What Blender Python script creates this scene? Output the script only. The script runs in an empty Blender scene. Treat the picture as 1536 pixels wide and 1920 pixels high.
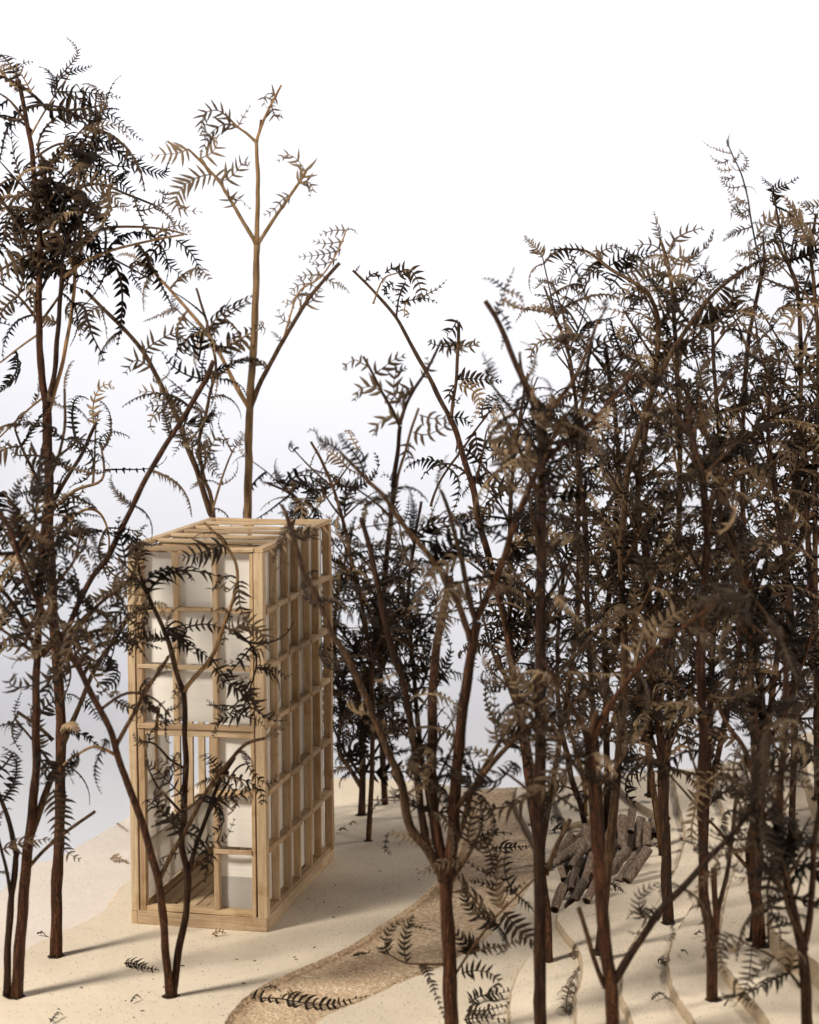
import bpy, math, random
from mathutils import Vector, Matrix, noise
R = math.radians
SC = bpy.context.scene
COL = SC.collection

# ------------------------------------------------------------------ camera
F, U0, V0, ROLL, HC = 3682.5, 768.0, 553.8, -0.010, 0.2997     # lens in photo pixels, eye 0.30 m above the model's ground
cam_d = bpy.data.cameras.new('camera'); cam = bpy.data.objects.new('camera', cam_d); COL.objects.link(cam)
cam_d.sensor_fit = 'VERTICAL'; cam_d.sensor_height = 36.0; cam_d.sensor_width = 28.8
cam_d.lens = F/1920*36.0
cam_d.shift_y = -(960-V0)/1920
cam.matrix_world = Matrix.Translation((0, 0, HC)) @ Matrix.Rotation(R(90), 4, 'X') @ Matrix.Rotation(ROLL, 4, 'Z')
cam_d.clip_start = 0.05; cam_d.clip_end = 50
cam_d.dof.use_dof = True; cam_d.dof.focus_distance = 0.96; cam_d.dof.aperture_fstop = 69.0/4.6
SC.camera = cam

# ------------------------------------------------------------------ light: a small studio set
w = bpy.data.worlds.new('World'); SC.world = w; w.use_nodes = True
w.node_tree.nodes['Background'].inputs[0].default_value = (0.95, 0.95, 1.0, 1)
w.node_tree.nodes['Background'].inputs[1].default_value = 0.07
def area(name, loc, target, size, power, col, sy=None):
    d = bpy.data.lights.new(name, 'AREA'); d.energy = power; d.size = size; d.color = col
    if sy: d.shape = 'RECTANGLE'; d.size_y = sy
    o = bpy.data.objects.new(name, d); COL.objects.link(o); o.location = loc
    o.rotation_euler = (Vector(target)-Vector(loc)).to_track_quat('-Z', 'Y').to_euler()
    return o
area('key_softbox', (-1.06, 0.24, 1.06), (-0.02, 1.0, 0.05), 0.26, 36.0, (1.0, 0.92, 0.80))
area('side_softbox', (1.10, 0.12, 0.36), (0.0, 1.0, 0.08), 0.30, 9.0, (1.0, 0.88, 0.76))
area('rim_softbox', (1.05, 1.45, 1.05), (0.12, 1.05, 0.05), 0.26, 11.0, (1.0, 0.90, 0.77))
area('backdrop_lamp', (0.0, 2.40, 1.70), (0.0, 3.2, 0.95), 2.4, 18.5, (0.99, 0.995, 1.0), 0.3).data.spread = R(115)
SC.view_settings.view_transform = 'Standard'; SC.view_settings.look = 'None'
SC.view_settings.exposure = 0.0; SC.view_settings.gamma = 1.0

# ------------------------------------------------------------------ helpers
CR, SR = math.cos(ROLL), math.sin(ROLL)
def ray(u, v):
    x, y = (u-U0)/F, (v-V0)/F
    return CR*x+SR*y, -SR*x+CR*y
def P(u, v, d):                     # the point of the set that stands at depth d behind a spot of the photo
    x, y = ray(u, v); return Vector((x*d, d, HC-y*d))
def G(u, v, z=0.0):                 # the point of a level at height z
    x, y = ray(u, v); d = (HC-z)/y; return Vector((x*d, d, z))

def tag(o, label=None, cat=None, group=None, kind=None):
    if label: o['label'] = label
    if cat: o['category'] = cat
    if group: o['group'] = group
    if kind: o['kind'] = kind
    return o
def link(name, me, parent=None, loc=None):
    o = bpy.data.objects.new(name, me); COL.objects.link(o)
    if parent: o.parent = parent
    if loc is not None: o.location = loc
    return o
def mesh(name, vs, fs, mats, smooth=False, midx=None):
    me = bpy.data.meshes.new(name); me.from_pydata([tuple(v) for v in vs], [], fs)
    for m in (mats if isinstance(mats, (list, tuple)) else [mats]): me.materials.append(m)
    if smooth: me.polygons.foreach_set('use_smooth', [True]*len(fs))
    if midx: me.polygons.foreach_set('material_index', midx)
    me.update(); return me
def empty(name, loc, rz=0.0):
    o = bpy.data.objects.new(name, None); COL.objects.link(o); o.location = loc; o.rotation_euler = (0, 0, rz)
    o.empty_display_size = 0.01
    return o

# ------------------------------------------------------------------ materials
def mat(name, rough=0.7, spec=0.3):
    m = bpy.data.materials.new(name); m.use_nodes = True; nt = m.node_tree
    b = nt.nodes['Principled BSDF']; b.inputs['Roughness'].default_value = rough
    b.inputs['Specular IOR Level'].default_value = spec
    return m, nt, b
def nd(nt, t, **k):
    n = nt.nodes.new(t)
    for a, v in k.items():
        if a in n.inputs: n.inputs[a].default_value = v
        else: setattr(n, a, v)
    return n
def coords(nt, scale=(1, 1, 1), kind='Object'):
    t = nt.nodes.new('ShaderNodeTexCoord'); m = nt.nodes.new('ShaderNodeMapping'); m.inputs['Scale'].default_value = scale
    nt.links.new(t.outputs[kind], m.inputs[0]); return m.outputs[0]
def noise_n(nt, vec, scale, detail=4, rough=0.55):
    n = nt.nodes.new('ShaderNodeTexNoise'); n.inputs['Scale'].default_value = scale
    n.inputs['Detail'].default_value = detail; n.inputs['Roughness'].default_value = rough
    nt.links.new(vec, n.inputs['Vector']); return n.outputs['Fac']
def ramp(nt, fac, stops):
    r = nt.nodes.new('ShaderNodeValToRGB'); e = r.color_ramp.elements
    while len(e) < len(stops): e.new(0.5)
    for k, (p, c) in enumerate(stops):
        e[k].position = p; e[k].color = (*c, 1) if len(c) == 3 else c
    nt.links.new(fac, r.inputs[0]); return r.outputs[0]
def mix(nt, a, b, fac, mode='MIX'):
    n = nt.nodes.new('ShaderNodeMix'); n.data_type = 'RGBA'; n.blend_type = mode
    for s, v in ((n.inputs[0], fac), (n.inputs[6], a), (n.inputs[7], b)):
        if hasattr(v, 'links'): nt.links.new(v, s)
        elif isinstance(v, (int, float)): s.default_value = v
        else: s.default_value = (*v, 1)
    return n.outputs[2]
def bump(nt, b, h, strength, dist):
    n = nt.nodes.new('ShaderNodeBump'); n.inputs['Strength'].default_value = strength; n.inputs['Distance'].default_value = dist
    nt.links.new(h, n.inputs['Height']); nt.links.new(n.outputs[0], b.inputs['Normal'])
def math_n(nt, op, a, b=None):
    n = nt.nodes.new('ShaderNodeMath'); n.operation = op
    for s, v in ((n.inputs[0], a), (n.inputs[1], b)):
        if v is None: continue
        if hasattr(v, 'links'): nt.links.new(v, s)
        else: s.default_value = v
    return n.outputs[0]

def ground_mat(name, base, dark, speck, grain):
    m, nt, b = mat(name, 0.9, 0.15)
    c = coords(nt)
    big = noise_n(nt, c, 14, 4)
    col = ramp(nt, big, [(0.3, dark), (0.7, base)])
    fine = noise_n(nt, c, 2200, 2, 0.6)
    col = mix(nt, col, (0.72, 0.70, 0.68), ramp(nt, fine, [(0.25, (1, 1, 1)), (0.6, (0, 0, 0))]), 'MULTIPLY')
    v = nt.nodes.new('ShaderNodeTexVoronoi'); v.inputs['Scale'].default_value = 620; nt.links.new(c, v.inputs['Vector'])
    dots = math_n(nt, 'LESS_THAN', v.outputs['Distance'], 0.20)
    vc = nt.nodes.new('ShaderNodeSeparateColor'); nt.links.new(v.outputs['Color'], vc.inputs[0])
    some = math_n(nt, 'GREATER_THAN', vc.outputs[0], 1-speck)
    dots = math_n(nt, 'MULTIPLY', dots, some)
    col = mix(nt, col, (0.16, 0.11, 0.07), dots)
    nt.links.new(col, b.inputs['Base Color'])
    mid = noise_n(nt, c, 90, 3)
    hh = math_n(nt, 'ADD', math_n(nt, 'MULTIPLY', fine, grain), math_n(nt, 'MULTIPLY', mid, 1.6))
    bump(nt, b, hh, 0.7, 0.0006)
    return m
M_TER = ground_mat('cream_plaster', (0.77, 0.68, 0.555), (0.69, 0.60, 0.48), 0.30, 0.45)
M_BASE = ground_mat('pale_board', (0.80, 0.73, 0.68), (0.74, 0.67, 0.61), 0.10, 0.3)
M_EDGE = ground_mat('sandy_cut_edge', (0.56, 0.45, 0.32), (0.42, 0.325, 0.22), 0.8, 1.8)

def sand_mat():
    m, nt, b = mat('coarse_sand', 0.95, 0.2)
    c = coords(nt)
    v = nt.nodes.new('ShaderNodeTexVoronoi'); v.inputs['Scale'].default_value = 900; nt.links.new(c, v.inputs['Vector'])
    vc = nt.nodes.new('ShaderNodeSeparateColor'); nt.links.new(v.outputs['Color'], vc.inputs[0])
    col = ramp(nt, vc.outputs[0], [(0.0, (0.38, 0.27, 0.18)), (0.35, (0.52, 0.39, 0.27)), (0.75, (0.60, 0.465, 0.325)), (1.0, (0.76, 0.63, 0.48))])
    col = mix(nt, col, ramp(nt, noise_n(nt, c, 22, 4), [(0.3, (0.90, 0.87, 0.84)), (0.7, (1.15, 1.15, 1.13))]), 1.0, 'MULTIPLY')
    nt.links.new(col, b.inputs['Base Color'])
    hh = math_n(nt, 'ADD', math_n(nt, 'MULTIPLY', v.outputs['Distance'], -1.0), noise_n(nt, c, 120, 4))
    bump(nt, b, hh, 0.8, 0.0005)
    return m
M_SAND = sand_mat()

def wood_mat(name, c0, c1, c2, axis, seed=0):
    """balsa: fine grain stretched along one axis, small dark pores, each stick a little different"""
    m, nt, b = mat(name, 0.62, 0.25)
    s = [1400, 1400, 1400]; s[axis] = 55
    c = coords(nt, tuple(s))
    oi = nt.nodes.new('ShaderNodeObjectInfo')
    off = nt.nodes.new('ShaderNodeVectorMath'); off.operation = 'ADD'; nt.links.new(c, off.inputs[0])
    sc = math_n(nt, 'MULTIPLY', oi.outputs['Random'], 57.0); cb = nt.nodes.new('ShaderNodeCombineXYZ')
    for k in range(3): nt.links.new(sc, cb.inputs[k])
    nt.links.new(cb.outputs[0], off.inputs[1]); v = off.outputs[0]
    g = noise_n(nt, v, 0.9, 5, 0.65)
    col = ramp(nt, g, [(0.28, c0), (0.5, c1), (0.72, c2)])
    tint = ramp(nt, oi.outputs['Random'], [(0.0, (0.74, 0.66, 0.58)), (0.35, (1, 1, 1)), (0.7, (1.12, 1.1, 1.05)), (1.0, (0.92, 0.82, 0.70))])
    col = mix(nt, col, tint, 1.0, 'MULTIPLY')
    sm = noise_n(nt, coords(nt, (1, 1, 1)), 75, 3, 0.6)
    col = mix(nt, col, ramp(nt, sm, [(0.30, (0.74, 0.66, 0.55)), (0.46, (1, 1, 1))]), 1.0, 'MULTIPLY')
    p = noise_n(nt, v, 2.2, 2, 0.5)
    col = mix(nt, col, tuple(x*0.45 for x in c0), ramp(nt, p, [(0.66, (0, 0, 0)), (0.74, (1, 1, 1))]))
    nt.links.new(col, b.inputs['Base Color'])
    bump(nt, b, g, 0.45, 0.0003)
    return m
WC = ((0.32, 0.225, 0.14), (0.45, 0.335, 0.215), (0.55, 0.43, 0.29))
M_WX, M_WY, M_WZ = [wood_mat('balsa_wood_'+a, *WC, k) for k, a in enumerate(('across', 'deep', 'upright'))]

def fabric_mat(name, base, depth, trans=0.08):
    m, nt, b = mat(name, 0.95, 0.1)
    c = coords(nt)
    sx = nt.nodes.new('ShaderNodeSeparateXYZ'); nt.links.new(c, sx.inputs[0])
    along = math_n(nt, 'ADD', sx.outputs[0], sx.outputs[1])
    wob = noise_n(nt, c, 260, 2)
    def thread(x, f):
        return math_n(nt, 'SINE', math_n(nt, 'ADD', math_n(nt, 'MULTIPLY', x, f), math_n(nt, 'MULTIPLY', wob, 2.5)))
    a, z = thread(along, 2*math.pi/0.00062), thread(sx.outputs[2], 2*math.pi/0.00062)
    h = math_n(nt, 'ADD', math_n(nt, 'MULTIPLY', math_n(nt, 'MULTIPLY', a, z), 0.5), 0.5)
    slub = noise_n(nt, coords(nt, (60, 60, 1500)), 1.0, 3)
    col = ramp(nt, h, [(0.0, tuple(x*(1-depth) for x in base)), (1.0, base)])
    col = mix(nt, col, ramp(nt, slub, [(0.35, (0.96, 0.955, 0.95)), (0.6, (1, 1, 1))]), 1.0, 'MULTIPLY')
    nt.links.new(col, b.inputs['Base Color'])
    bump(nt, b, h, 0.5, 0.0002)
    tr = nt.nodes.new('ShaderNodeBsdfTranslucent'); nt.links.new(col, tr.inputs[0])
    ms = nt.nodes.new('ShaderNodeMixShader'); ms.inputs[0].default_value = trans
    out = [n for n in nt.nodes if n.type == 'OUTPUT_MATERIAL'][0]
    nt.links.new(b.outputs[0], ms.inputs[1]); nt.links.new(tr.outputs[0], ms.inputs[2]); nt.links.new(ms.outputs[0], out.inputs[0])
    return m
M_FAB = fabric_mat('linen_cloth', (0.90, 0.86, 0.80), 0.24)
M_FABT = fabric_mat('thin_linen_cloth', (0.88, 0.85, 0.80), 0.14, 0.5)
M_FAB2 = fabric_mat('grey_linen_hem', (0.58, 0.55, 0.51), 0.45)

def stem_mat(name, c0, c1, c2, speck):
    m, nt, b = mat(name, 0.62, 0.16)
    c = coords(nt, (1, 1, 0.10))
    oi = nt.nodes.new('ShaderNodeObjectInfo')
    g = noise_n(nt, c, 900, 4, 0.6)
    col = ramp(nt, g, [(0.30, c0), (0.52, c1), (0.72, c2)])
    tint = ramp(nt, oi.outputs['Random'], [(0, (0.72, 0.70, 0.68)), (1, (1.15, 1.05, 0.95))])
    col = mix(nt, col, tint, 1.0, 'MULTIPLY')
    sp = noise_n(nt, coords(nt, (1, 1, 0.45)), 1500, 2, 0.5)
    col = mix(nt, col, (0.012, 0.008, 0.006), ramp(nt, sp, [(speck, (0, 0, 0)), (speck+0.05, (1, 1, 1))]))
    nt.links.new(col, b.inputs['Base Color'])
    bump(nt, b, math_n(nt, 'ADD', g, math_n(nt, 'MULTIPLY', noise_n(nt, coords(nt, (1, 1, 0.5)), 420, 3), 0.8)), 1.0, 0.0011)
    return m
M_RED = stem_mat('reddish_brown_stem', (0.012, 0.006, 0.003), (0.062, 0.024, 0.010), (0.150, 0.066, 0.030), 0.56)
M_DRK = stem_mat('dark_brown_stem', (0.008, 0.004, 0.0025), (0.034, 0.015, 0.007), (0.090, 0.043, 0.020), 0.56)
M_TAN = stem_mat('tan_stem', (0.13, 0.075, 0.035), (0.27, 0.17, 0.085), (0.38, 0.26, 0.14), 0.66)
M_MID = stem_mat('brown_stem', (0.020, 0.010, 0.005), (0.075, 0.041, 0.020), (0.160, 0.098, 0.052), 0.58)
M_LOG = stem_mat('grey_brown_log', (0.085, 0.066, 0.054), (0.205, 0.160, 0.132), (0.34, 0.28, 0.24), 0.66)
M_LOG_SHADE = stem_mat('recess_shade_log', (0.020, 0.013, 0.009), (0.055, 0.037, 0.027), (0.11, 0.078, 0.058), 0.62)  # dark tone stands for the shade in gaps between the logs
M_PITH = stem_mat('dark_pith_and_hole_shade', (0.008, 0.005, 0.004), (0.030, 0.017, 0.010), (0.12, 0.07, 0.035), 0.60)

def leaf_mat(name='dried_fern_leaf', k=1.0, stops=None):
    m, nt, b = mat(name, 0.66, 0.16)
    c = coords(nt)
    oi = nt.nodes.new('ShaderNodeObjectInfo')
    col = ramp(nt, oi.outputs['Random'], [(p_, tuple(x*k for x in c_)) for p_, c_ in stops or [(0.0, (0.009, 0.006, 0.004)), (0.50, (0.034, 0.021, 0.012)), (0.80, (0.105, 0.072, 0.043)), (1.0, (0.28, 0.205, 0.125))]])
    g = noise_n(nt, c, 5.0, 3)
    col = mix(nt, col, ramp(nt, g, [(0.35, (0.55, 0.50, 0.46)), (0.65, (1.2, 1.15, 1.1))]), 1.0, 'MULTIPLY')
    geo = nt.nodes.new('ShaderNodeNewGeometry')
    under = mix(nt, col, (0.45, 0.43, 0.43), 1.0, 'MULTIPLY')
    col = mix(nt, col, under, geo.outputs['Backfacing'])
    nt.links.new(col, b.inputs['Base Color'])
    return m
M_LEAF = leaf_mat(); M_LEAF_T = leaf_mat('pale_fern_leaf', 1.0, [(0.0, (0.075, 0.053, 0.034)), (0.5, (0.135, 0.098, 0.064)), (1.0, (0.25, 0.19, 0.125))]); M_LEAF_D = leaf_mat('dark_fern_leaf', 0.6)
def paper_mat():
    m, nt, b = mat('white_paper', 0.95, 0.05)
    c = coords(nt)
    col = ramp(nt, noise_n(nt, c, 3, 3), [(0.3, (0.74, 0.76, 0.83)), (0.7, (0.765, 0.785, 0.85))])
    nt.links.new(col, b.inputs['Base Color']); return m
M_PAPER = paper_mat()

# ------------------------------------------------------------------ setting: paper sweep, board, path, contour layers
def backdrop():
    vs, fs = [], []
    prof = [(-1.0, -0.16), (0.0, -0.16), (1.0, -0.16), (2.2, -0.16)]
    for k in range(1, 13):
        a = k/12*math.pi/2; prof.append((2.2+1.0*math.sin(a), -0.16+1.0*(1-math.cos(a))))
    prof += [(3.2, 1.6), (3.2, 3.0)]
    for x in (-3.0, 3.0):
        for y, z in prof: vs.append((x, y, z))
    n = len(prof)
    for k in range(n-1): fs.append((k, n+k, n+k+1, k+1))
    tag(link('backdrop', mesh('backdrop', vs, fs, M_PAPER, True)), kind='structure')
backdrop()

def densify(pts, step):
    out = [pts[0]]
    for a, b in zip(pts, pts[1:]):
        n = max(1, int((b-a).length/step))
        for k in range(1, n+1): out.append(a.lerp(b, k/n))
    return out
def smooth_line(pts, n=6):
    out = []
    for i in range(len(pts)-1):
        p0 = pts[max(i-1, 0)]; p1 = pts[i]; p2 = pts[i+1]; p3 = pts[min(i+2, len(pts)-1)]
        for k in range(n):
            t = k/n
            out.append(0.5*((2*p1)+(p2-p0)*t+(2*p0-5*p1+4*p2-p3)*t*t+(3*p1-p0-3*p2+p3)*t*t*t))
    out.append(pts[-1].copy()); return out
def slab(name, edge, rest, z0, z1, m_top, jit=0.0005, parent=None, seed=0, m_edge=None, c=0.0005):
    """a sheet of board: wavy cut edge (list of ground points) closed by straight far sides"""
    e = densify(smooth_line(edge, 5), 0.0022)
    line = []
    for i, p in enumerate(e):
        a = e[max(i-1, 0)]; b = e[min(i+1, len(e)-1)]; t = (b-a); t.z = 0
        if t.length < 1e-9: t = Vector((0, 1, 0))
        n = Vector((-t.y, t.x, 0)).normalized()
        line.append(p+n*(noise.noise(Vector((p.x*160, p.y*160, seed)))*jit*2.2+noise.noise(Vector((p.x*900, p.y*900, seed)))*jit*0.5))
    loop = [Vector((p.x, p.y, 0)) for p in line]+[Vector((x, y, 0)) for x, y in rest]
    n = len(loop)
    area2 = sum(loop[i].x*loop[(i+1) % n].y-loop[(i+1) % n].x*loop[i].y for i in range(n))
    if area2 < 0: loop.reverse()
    cx = [Vector((p.x, p.y, z1)) for p in loop]
    ins = []
    dz = min(c, (z1-z0)*0.55)
    for i in range(n):
        a, b = loop[i-1], loop[(i+1) % n]; t = b-a
        nn = Vector((-t.y, t.x, 0)); nn = nn.normalized() if nn.length > 1e-9 else Vector((0, 0, 0))
        ins.append(Vector((loop[i].x, loop[i].y, z1))+nn*c)
    vs = [Vector((p.x, p.y, z0)) for p in loop]+[v-Vector((0, 0, dz)) for v in cx]+ins
    fs = [tuple(range(2*n, 3*n))]; mi = [0]
    for i in range(n):
        j = (i+1) % n
        fs.append((i, j, n+j, n+i)); mi.append(1)
        fs.append((n+i, n+j, 2*n+j, 2*n+i)); mi.append(1)
    o = link(name, mesh(name, vs, fs, [m_top, m_edge or M_EDGE], False, mi), parent)
    return tag(o, kind='structure')

# board outline: left edge runs from beside the camera to the far left corner, then the back edge
LZ = -0.0035
bl = [G(-420, 2300, LZ), G(0, 1672, LZ), G(120, 1602, LZ), G(240, 1532, LZ), G(330, 1487, LZ)]
back = [(G(380, 1462, LZ)), G(640, 1459, LZ), G(870, 1479, LZ), G(965, 1477, LZ)]
slab('ground_board', bl+back[:1], [(p.x, p.y) for p in back[1:]]+[(0.16, 1.24), (0.52, 1.16), (0.52, 0.55), (-0.30, 0.55)], LZ-0.010, LZ, M_BASE, 0.0003, seed=3)
# left terrace that carries the tower; right side of it is the edge along the sand path
te = [(-300, 2100), (-120, 1900), (-30, 1835), (60, 1770), (130, 1738), (185, 1710), (205, 1690), (222, 1662), (243, 1646), (300, 1600), (345, 1540), (400, 1490), (470, 1462)]
te2 = [(640, 1457), (760, 1463), (868, 1477), (880, 1500), (874, 1560), (850, 1620), (815, 1662), (790, 1688), (740, 1722), (660, 1775), (590, 1808), (520, 1838), (470, 1868), (430, 1915), (410, 1985), (400, 2200)]
slab('left_terrace', [G(u, v, 0) for u, v in te+te2], [(-0.16, 0.60)], LZ-0.0005, 0.0, M_TER, 0.0004, seed=5, m_edge=M_SAND, c=0.0016)
# sand path
pe = [G(u, v, LZ+0.0012) for u, v in [(390, 2200), (400, 1985), (415, 1915), (455, 1868), (520, 1845), (590, 1815), (660, 1782), (740, 1728), (790, 1694), (850, 1626), (870, 1560), (870, 1500), (866, 1479)]]
pe2 = [G(u, v, LZ+0.0012) for u, v in [(975, 1476), (1000, 1500), (1030, 1600), (1000, 1750), (860, 1850), (640, 1960), (600, 2200)]]
slab('sand_path', pe, [(p.x, p.y) for p in pe2], LZ-0.0004, LZ+0.0012, M_SAND, 0.0002, seed=6)
FR = [(0.52, 1.16), (0.52, 0.55)]
def terrace(name, px, z0, z1, seed, back_y=1.24, front=None):
    e = [G(u, v, z1) for u, v in px]
    slab(name, e, [(0.54, 1.30), (0.54, 0.50)], z0, z1, M_TER, 0.0003, seed=seed, c=0.0013)
TZ = [0.0006, 0.0042, 0.0078, 0.0120, 0.0165, 0.0225, 0.032, 0.0445]
terrace('right_terrace', [(540, 2150), (575, 1935), (680, 1873), (773, 1831), (829, 1808), (905, 1761), (960, 1700), (1000, 1640), (1004, 1590), (982, 1543), (965, 1508), (966, 1475)], LZ-0.0005, TZ[0], 11)
terrace('right_terrace', [(960, 2150), (952, 1920), (953, 1870), (962, 1835), (985, 1796), (1012, 1775), (1040, 1722), (1140, 1640), (1222, 1573), (1200, 1552), (1140, 1530), (1090, 1540), (1062, 1545), (1046, 1520), (1036, 1490), (1044, 1457)], TZ[0]-0.0002, TZ[1], 12)
terrace('right_terrace', [(1085, 2150), (1076, 1920), (1076, 1873), (1088, 1822), (1080, 1780), (1052, 1742), (1040, 1720), (1060, 1700), (1140, 1637), (1225, 1570), (1240, 1552), (1236, 1532), (1205, 1512), (1172, 1490), (1148, 1455)], TZ[1]-0.0002, TZ[2], 13)
terrace('right_terrace', [(1215, 2150), (1183, 1925), (1162, 1864), (1168, 1800), (1200, 1735), (1236, 1680), (1268, 1620), (1282, 1560), (1270, 1510), (1258, 1450)], TZ[2]-0.0002, TZ[3], 14)
terrace('right_terrace', [(1400, 2150), (1303, 1925), (1268, 1873), (1252, 1832), (1250, 1791), (1262, 1750), (1296, 1696), (1321, 1650), (1352, 1590), (1360, 1540), (1345, 1490), (1340, 1430)], TZ[3]-0.0002, TZ[4], 15)
terrace('right_terrace', [(1520, 2100), (1440, 1920), (1392, 1858), (1350, 1801), (1344, 1769), (1360, 1674), (1384, 1610), (1410, 1550), (1416, 1500), (1400, 1460), (1402, 1415)], TZ[4]-0.0002, TZ[5], 16)
terrace('right_terrace', [(1600, 1900), (1536, 1812), (1465, 1763), (1440, 1725), (1446, 1660), (1462, 1590), (1470, 1520), (1450, 1450), (1452, 1402)], TZ[5]-0.0002, TZ[6], 17)
terrace('right_terrace', [(1640, 1640), (1580, 1560), (1530, 1500), (1508, 1440), (1498, 1375)], TZ[6]-0.0002, TZ[7], 18)

# loose sand grains along the path's edges: nobody could count them
def grains():
    rng = random.Random(4)
    vs, fs = [], []
    def oct_(c, r):
        k = len(vs); j = [r*rng.uniform(0.6, 1.3) for _ in range(6)]
        vs.extend([c+Vector((j[0], 0, 0)), c+Vector((0, j[1], 0)), c-Vector((j[2], 0, 0)), c-Vector((0, j[3], 0)), c+Vector((0, 0, j[4])), c-Vector((0, 0, j[5]*.5))])
        for a, b in ((0, 1), (1, 2), (2, 3), (3, 0)):
            fs.append((k+a, k+b, k+4)); fs.append((k+b, k+a, k+5))
    L = [G(u, v, LZ+0.0014) for u, v in te2[3:-1]]
    L = densify(L, 0.0006)
    for p in L:
        for _ in range(7):
            q = p+Vector((rng.gauss(0.0022, 0.002), rng.gauss(0, 0.002), rng.random()**2*0.0016))
            oct_(q, rng.uniform(0.00018, 0.00042))
    edges = [[(540, 2150), (575, 1935), (680, 1873), (773, 1831), (829, 1808), (905, 1761)], [(1004, 1590), (982, 1543), (965, 1508)]]
    for E_ in edges:
        for p in densify([G(u, v, LZ+0.0014) for u, v in E_], 0.0006):
            for _ in range(3):
                oct_(p+Vector((rng.gauss(-0.001, 0.0015), rng.gauss(0, 0.0015), 0)), rng.uniform(0.00015, 0.0004))
    for _ in range(5000):
        t = rng.random(); a = pe[3].lerp(pe[-1], t); b = pe2[-2].lerp(pe2[0], t)
        q = a.lerp(b, rng.random()); q.z = LZ+0.0013
        oct_(q, rng.uniform(0.00015, 0.0004))
    tag(link('sand_grains', mesh('sand_grains', vs, fs, M_SAND)), 'loose brown sand grains spilled along the edges of the path', 'sand', None, 'stuff')
grains()
def crumbs():
    rng = random.Random(9); vs, fs = [], []
    for _ in range(420):
        u, v = rng.uniform(10, 1500), rng.uniform(1560, 1915)
        if u < 700: c = G(u, v, 0.0)
        else:
            c = G(u, v, 0.0)
        if u > 560 and v > 1500 and u < 960: z = 0.0
        # stand on whichever level is here: only the flat left terrace and nearest right one are used
        if not (240 < u < 560 and v > 1780) and not (560 < u < 640 and 1640 < v < 1780) and not (640 < u < 800 and 1560 < v < 1660) and not (60 < u < 240 and v > 1840): continue
        r = rng.uniform(0.0002, 0.0006); k = len(vs); L_ = rng.uniform(1, 3); a = rng.uniform(0, 6.3)
        d = Vector((math.cos(a), math.sin(a), 0)); s = Vector((-d.y, d.x, 0))
        vs.extend([c-d*r*L_, c+s*r*.6, c+d*r*L_, c-s*r*.5, c+Vector((0, 0, r))])
        for i in range(4): fs.append((k+i, k+(i+1) % 4, k+4))
    tag(link('bark_crumbs', mesh('bark_crumbs', vs, fs, M_PITH)), 'tiny dark leaf crumbs scattered over the pale ground', 'crumbs', None, 'stuff')
crumbs()

# ------------------------------------------------------------------ timber tower
TH, TW, TD, THH = 0.227, 0.0681, 0.1224, 0.181
tower = empty('timber_tower', (-0.0703, 0.926, 0.0), -TH)
tag(tower, 'pale balsa timber lattice tower with linen panels standing on the cream ground', 'tower')
trng = random.Random(12)
def stick(name, x0, x1, y0, y1, z0, z1, m, j=0.00018, ch=0.00022, label=None, parent=None):
    """one sawn stick, mm box with chamfered long edges and a hand-cut wobble"""
    x0, x1, y0, y1, z0, z1 = [a/1000 for a in (x0, x1, y0, y1, z0, z1)]
    S = (x1-x0, y1-y0, z1-z0); ax = S.index(max(S)); o = [a for a in range(3) if a != ax]
    lo, hi = (x0, y0, z0), (x1, y1, z1)
    c = min(ch, S[o[0]]*0.3, S[o[1]]*0.3)
    ring = [(lo[o[0]]+c, lo[o[1]]), (hi[o[0]]-c, lo[o[1]]), (hi[o[0]], lo[o[1]]+c), (hi[o[0]], hi[o[1]]-c), (hi[o[0]]-c, hi[o[1]]), (lo[o[0]]+c, hi[o[1]]), (lo[o[0]], hi[o[1]]-c), (lo[o[0]], lo[o[1]]+c)]
    vs, fs = [], []
    nseg = 3 if S[ax] > 0.03 else 1
    for k in range(nseg+1):
        dx, dy = trng.uniform(-j, j)*1.5, trng.uniform(-j, j)*1.5
        for a, b in ring:
            p = [0, 0, 0]; p[ax] = lo[ax]+S[ax]*k/nseg; p[o[0]] = a+dx; p[o[1]] = b+dy; vs.append(p)
    flip = ax == 1
    for k in range(nseg):
        for i in range(8):
            q = (k*8+i, k*8+(i+1) % 8, k*8+8+(i+1) % 8, k*8+8+i)
            fs.append(q[::-1] if flip else q)
    a, b = tuple(range(8))[::-1], tuple(range(nseg*8, nseg*8+8))
    fs += [a[::-1], b[::-1]] if flip else [a, b]
    ob = link(name, mesh(name, vs, fs, m), parent or tower)
    if label: ob['label'] = label
    return ob
def cloth(name, axis, at, a0, a1, z0, z1, m=None, sag=0.0005):
    """linen panel with real thickness, slightly slack; axis 'x': spans x at depth y=at; axis 'y': spans y at x=at"""
    n = 7; vs, fs = [], []; ph = trng.uniform(0, 6)
    for side in (0, 0.00035):
        for i in range(n+1):
            for k in range(n+1):
                s, t = i/n, k/n
                off = side+sag*math.sin(math.pi*s)*math.sin(math.pi*t)*math.sin(ph+3*s+2*t)
                a = (a0+(a1-a0)*s)/1000; z = (z0+(z1-z0)*t)/1000
                vs.append((a, at/1000+off, z) if axis == 'x' else (at/1000+off, a, z))
    N = (n+1)**2
    for i in range(n):
        for k in range(n):
            a = i*(n+1)+k; q = (a, a+n+1, a+n+2, a+1)
            fs.append(q); fs.append(tuple(x+N for x in q[::-1]))
    return link(name, mesh(name, vs, fs, m or M_FAB, True), tower)
W_, D_, H_ = 68.1, 122.4, 181.0
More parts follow.
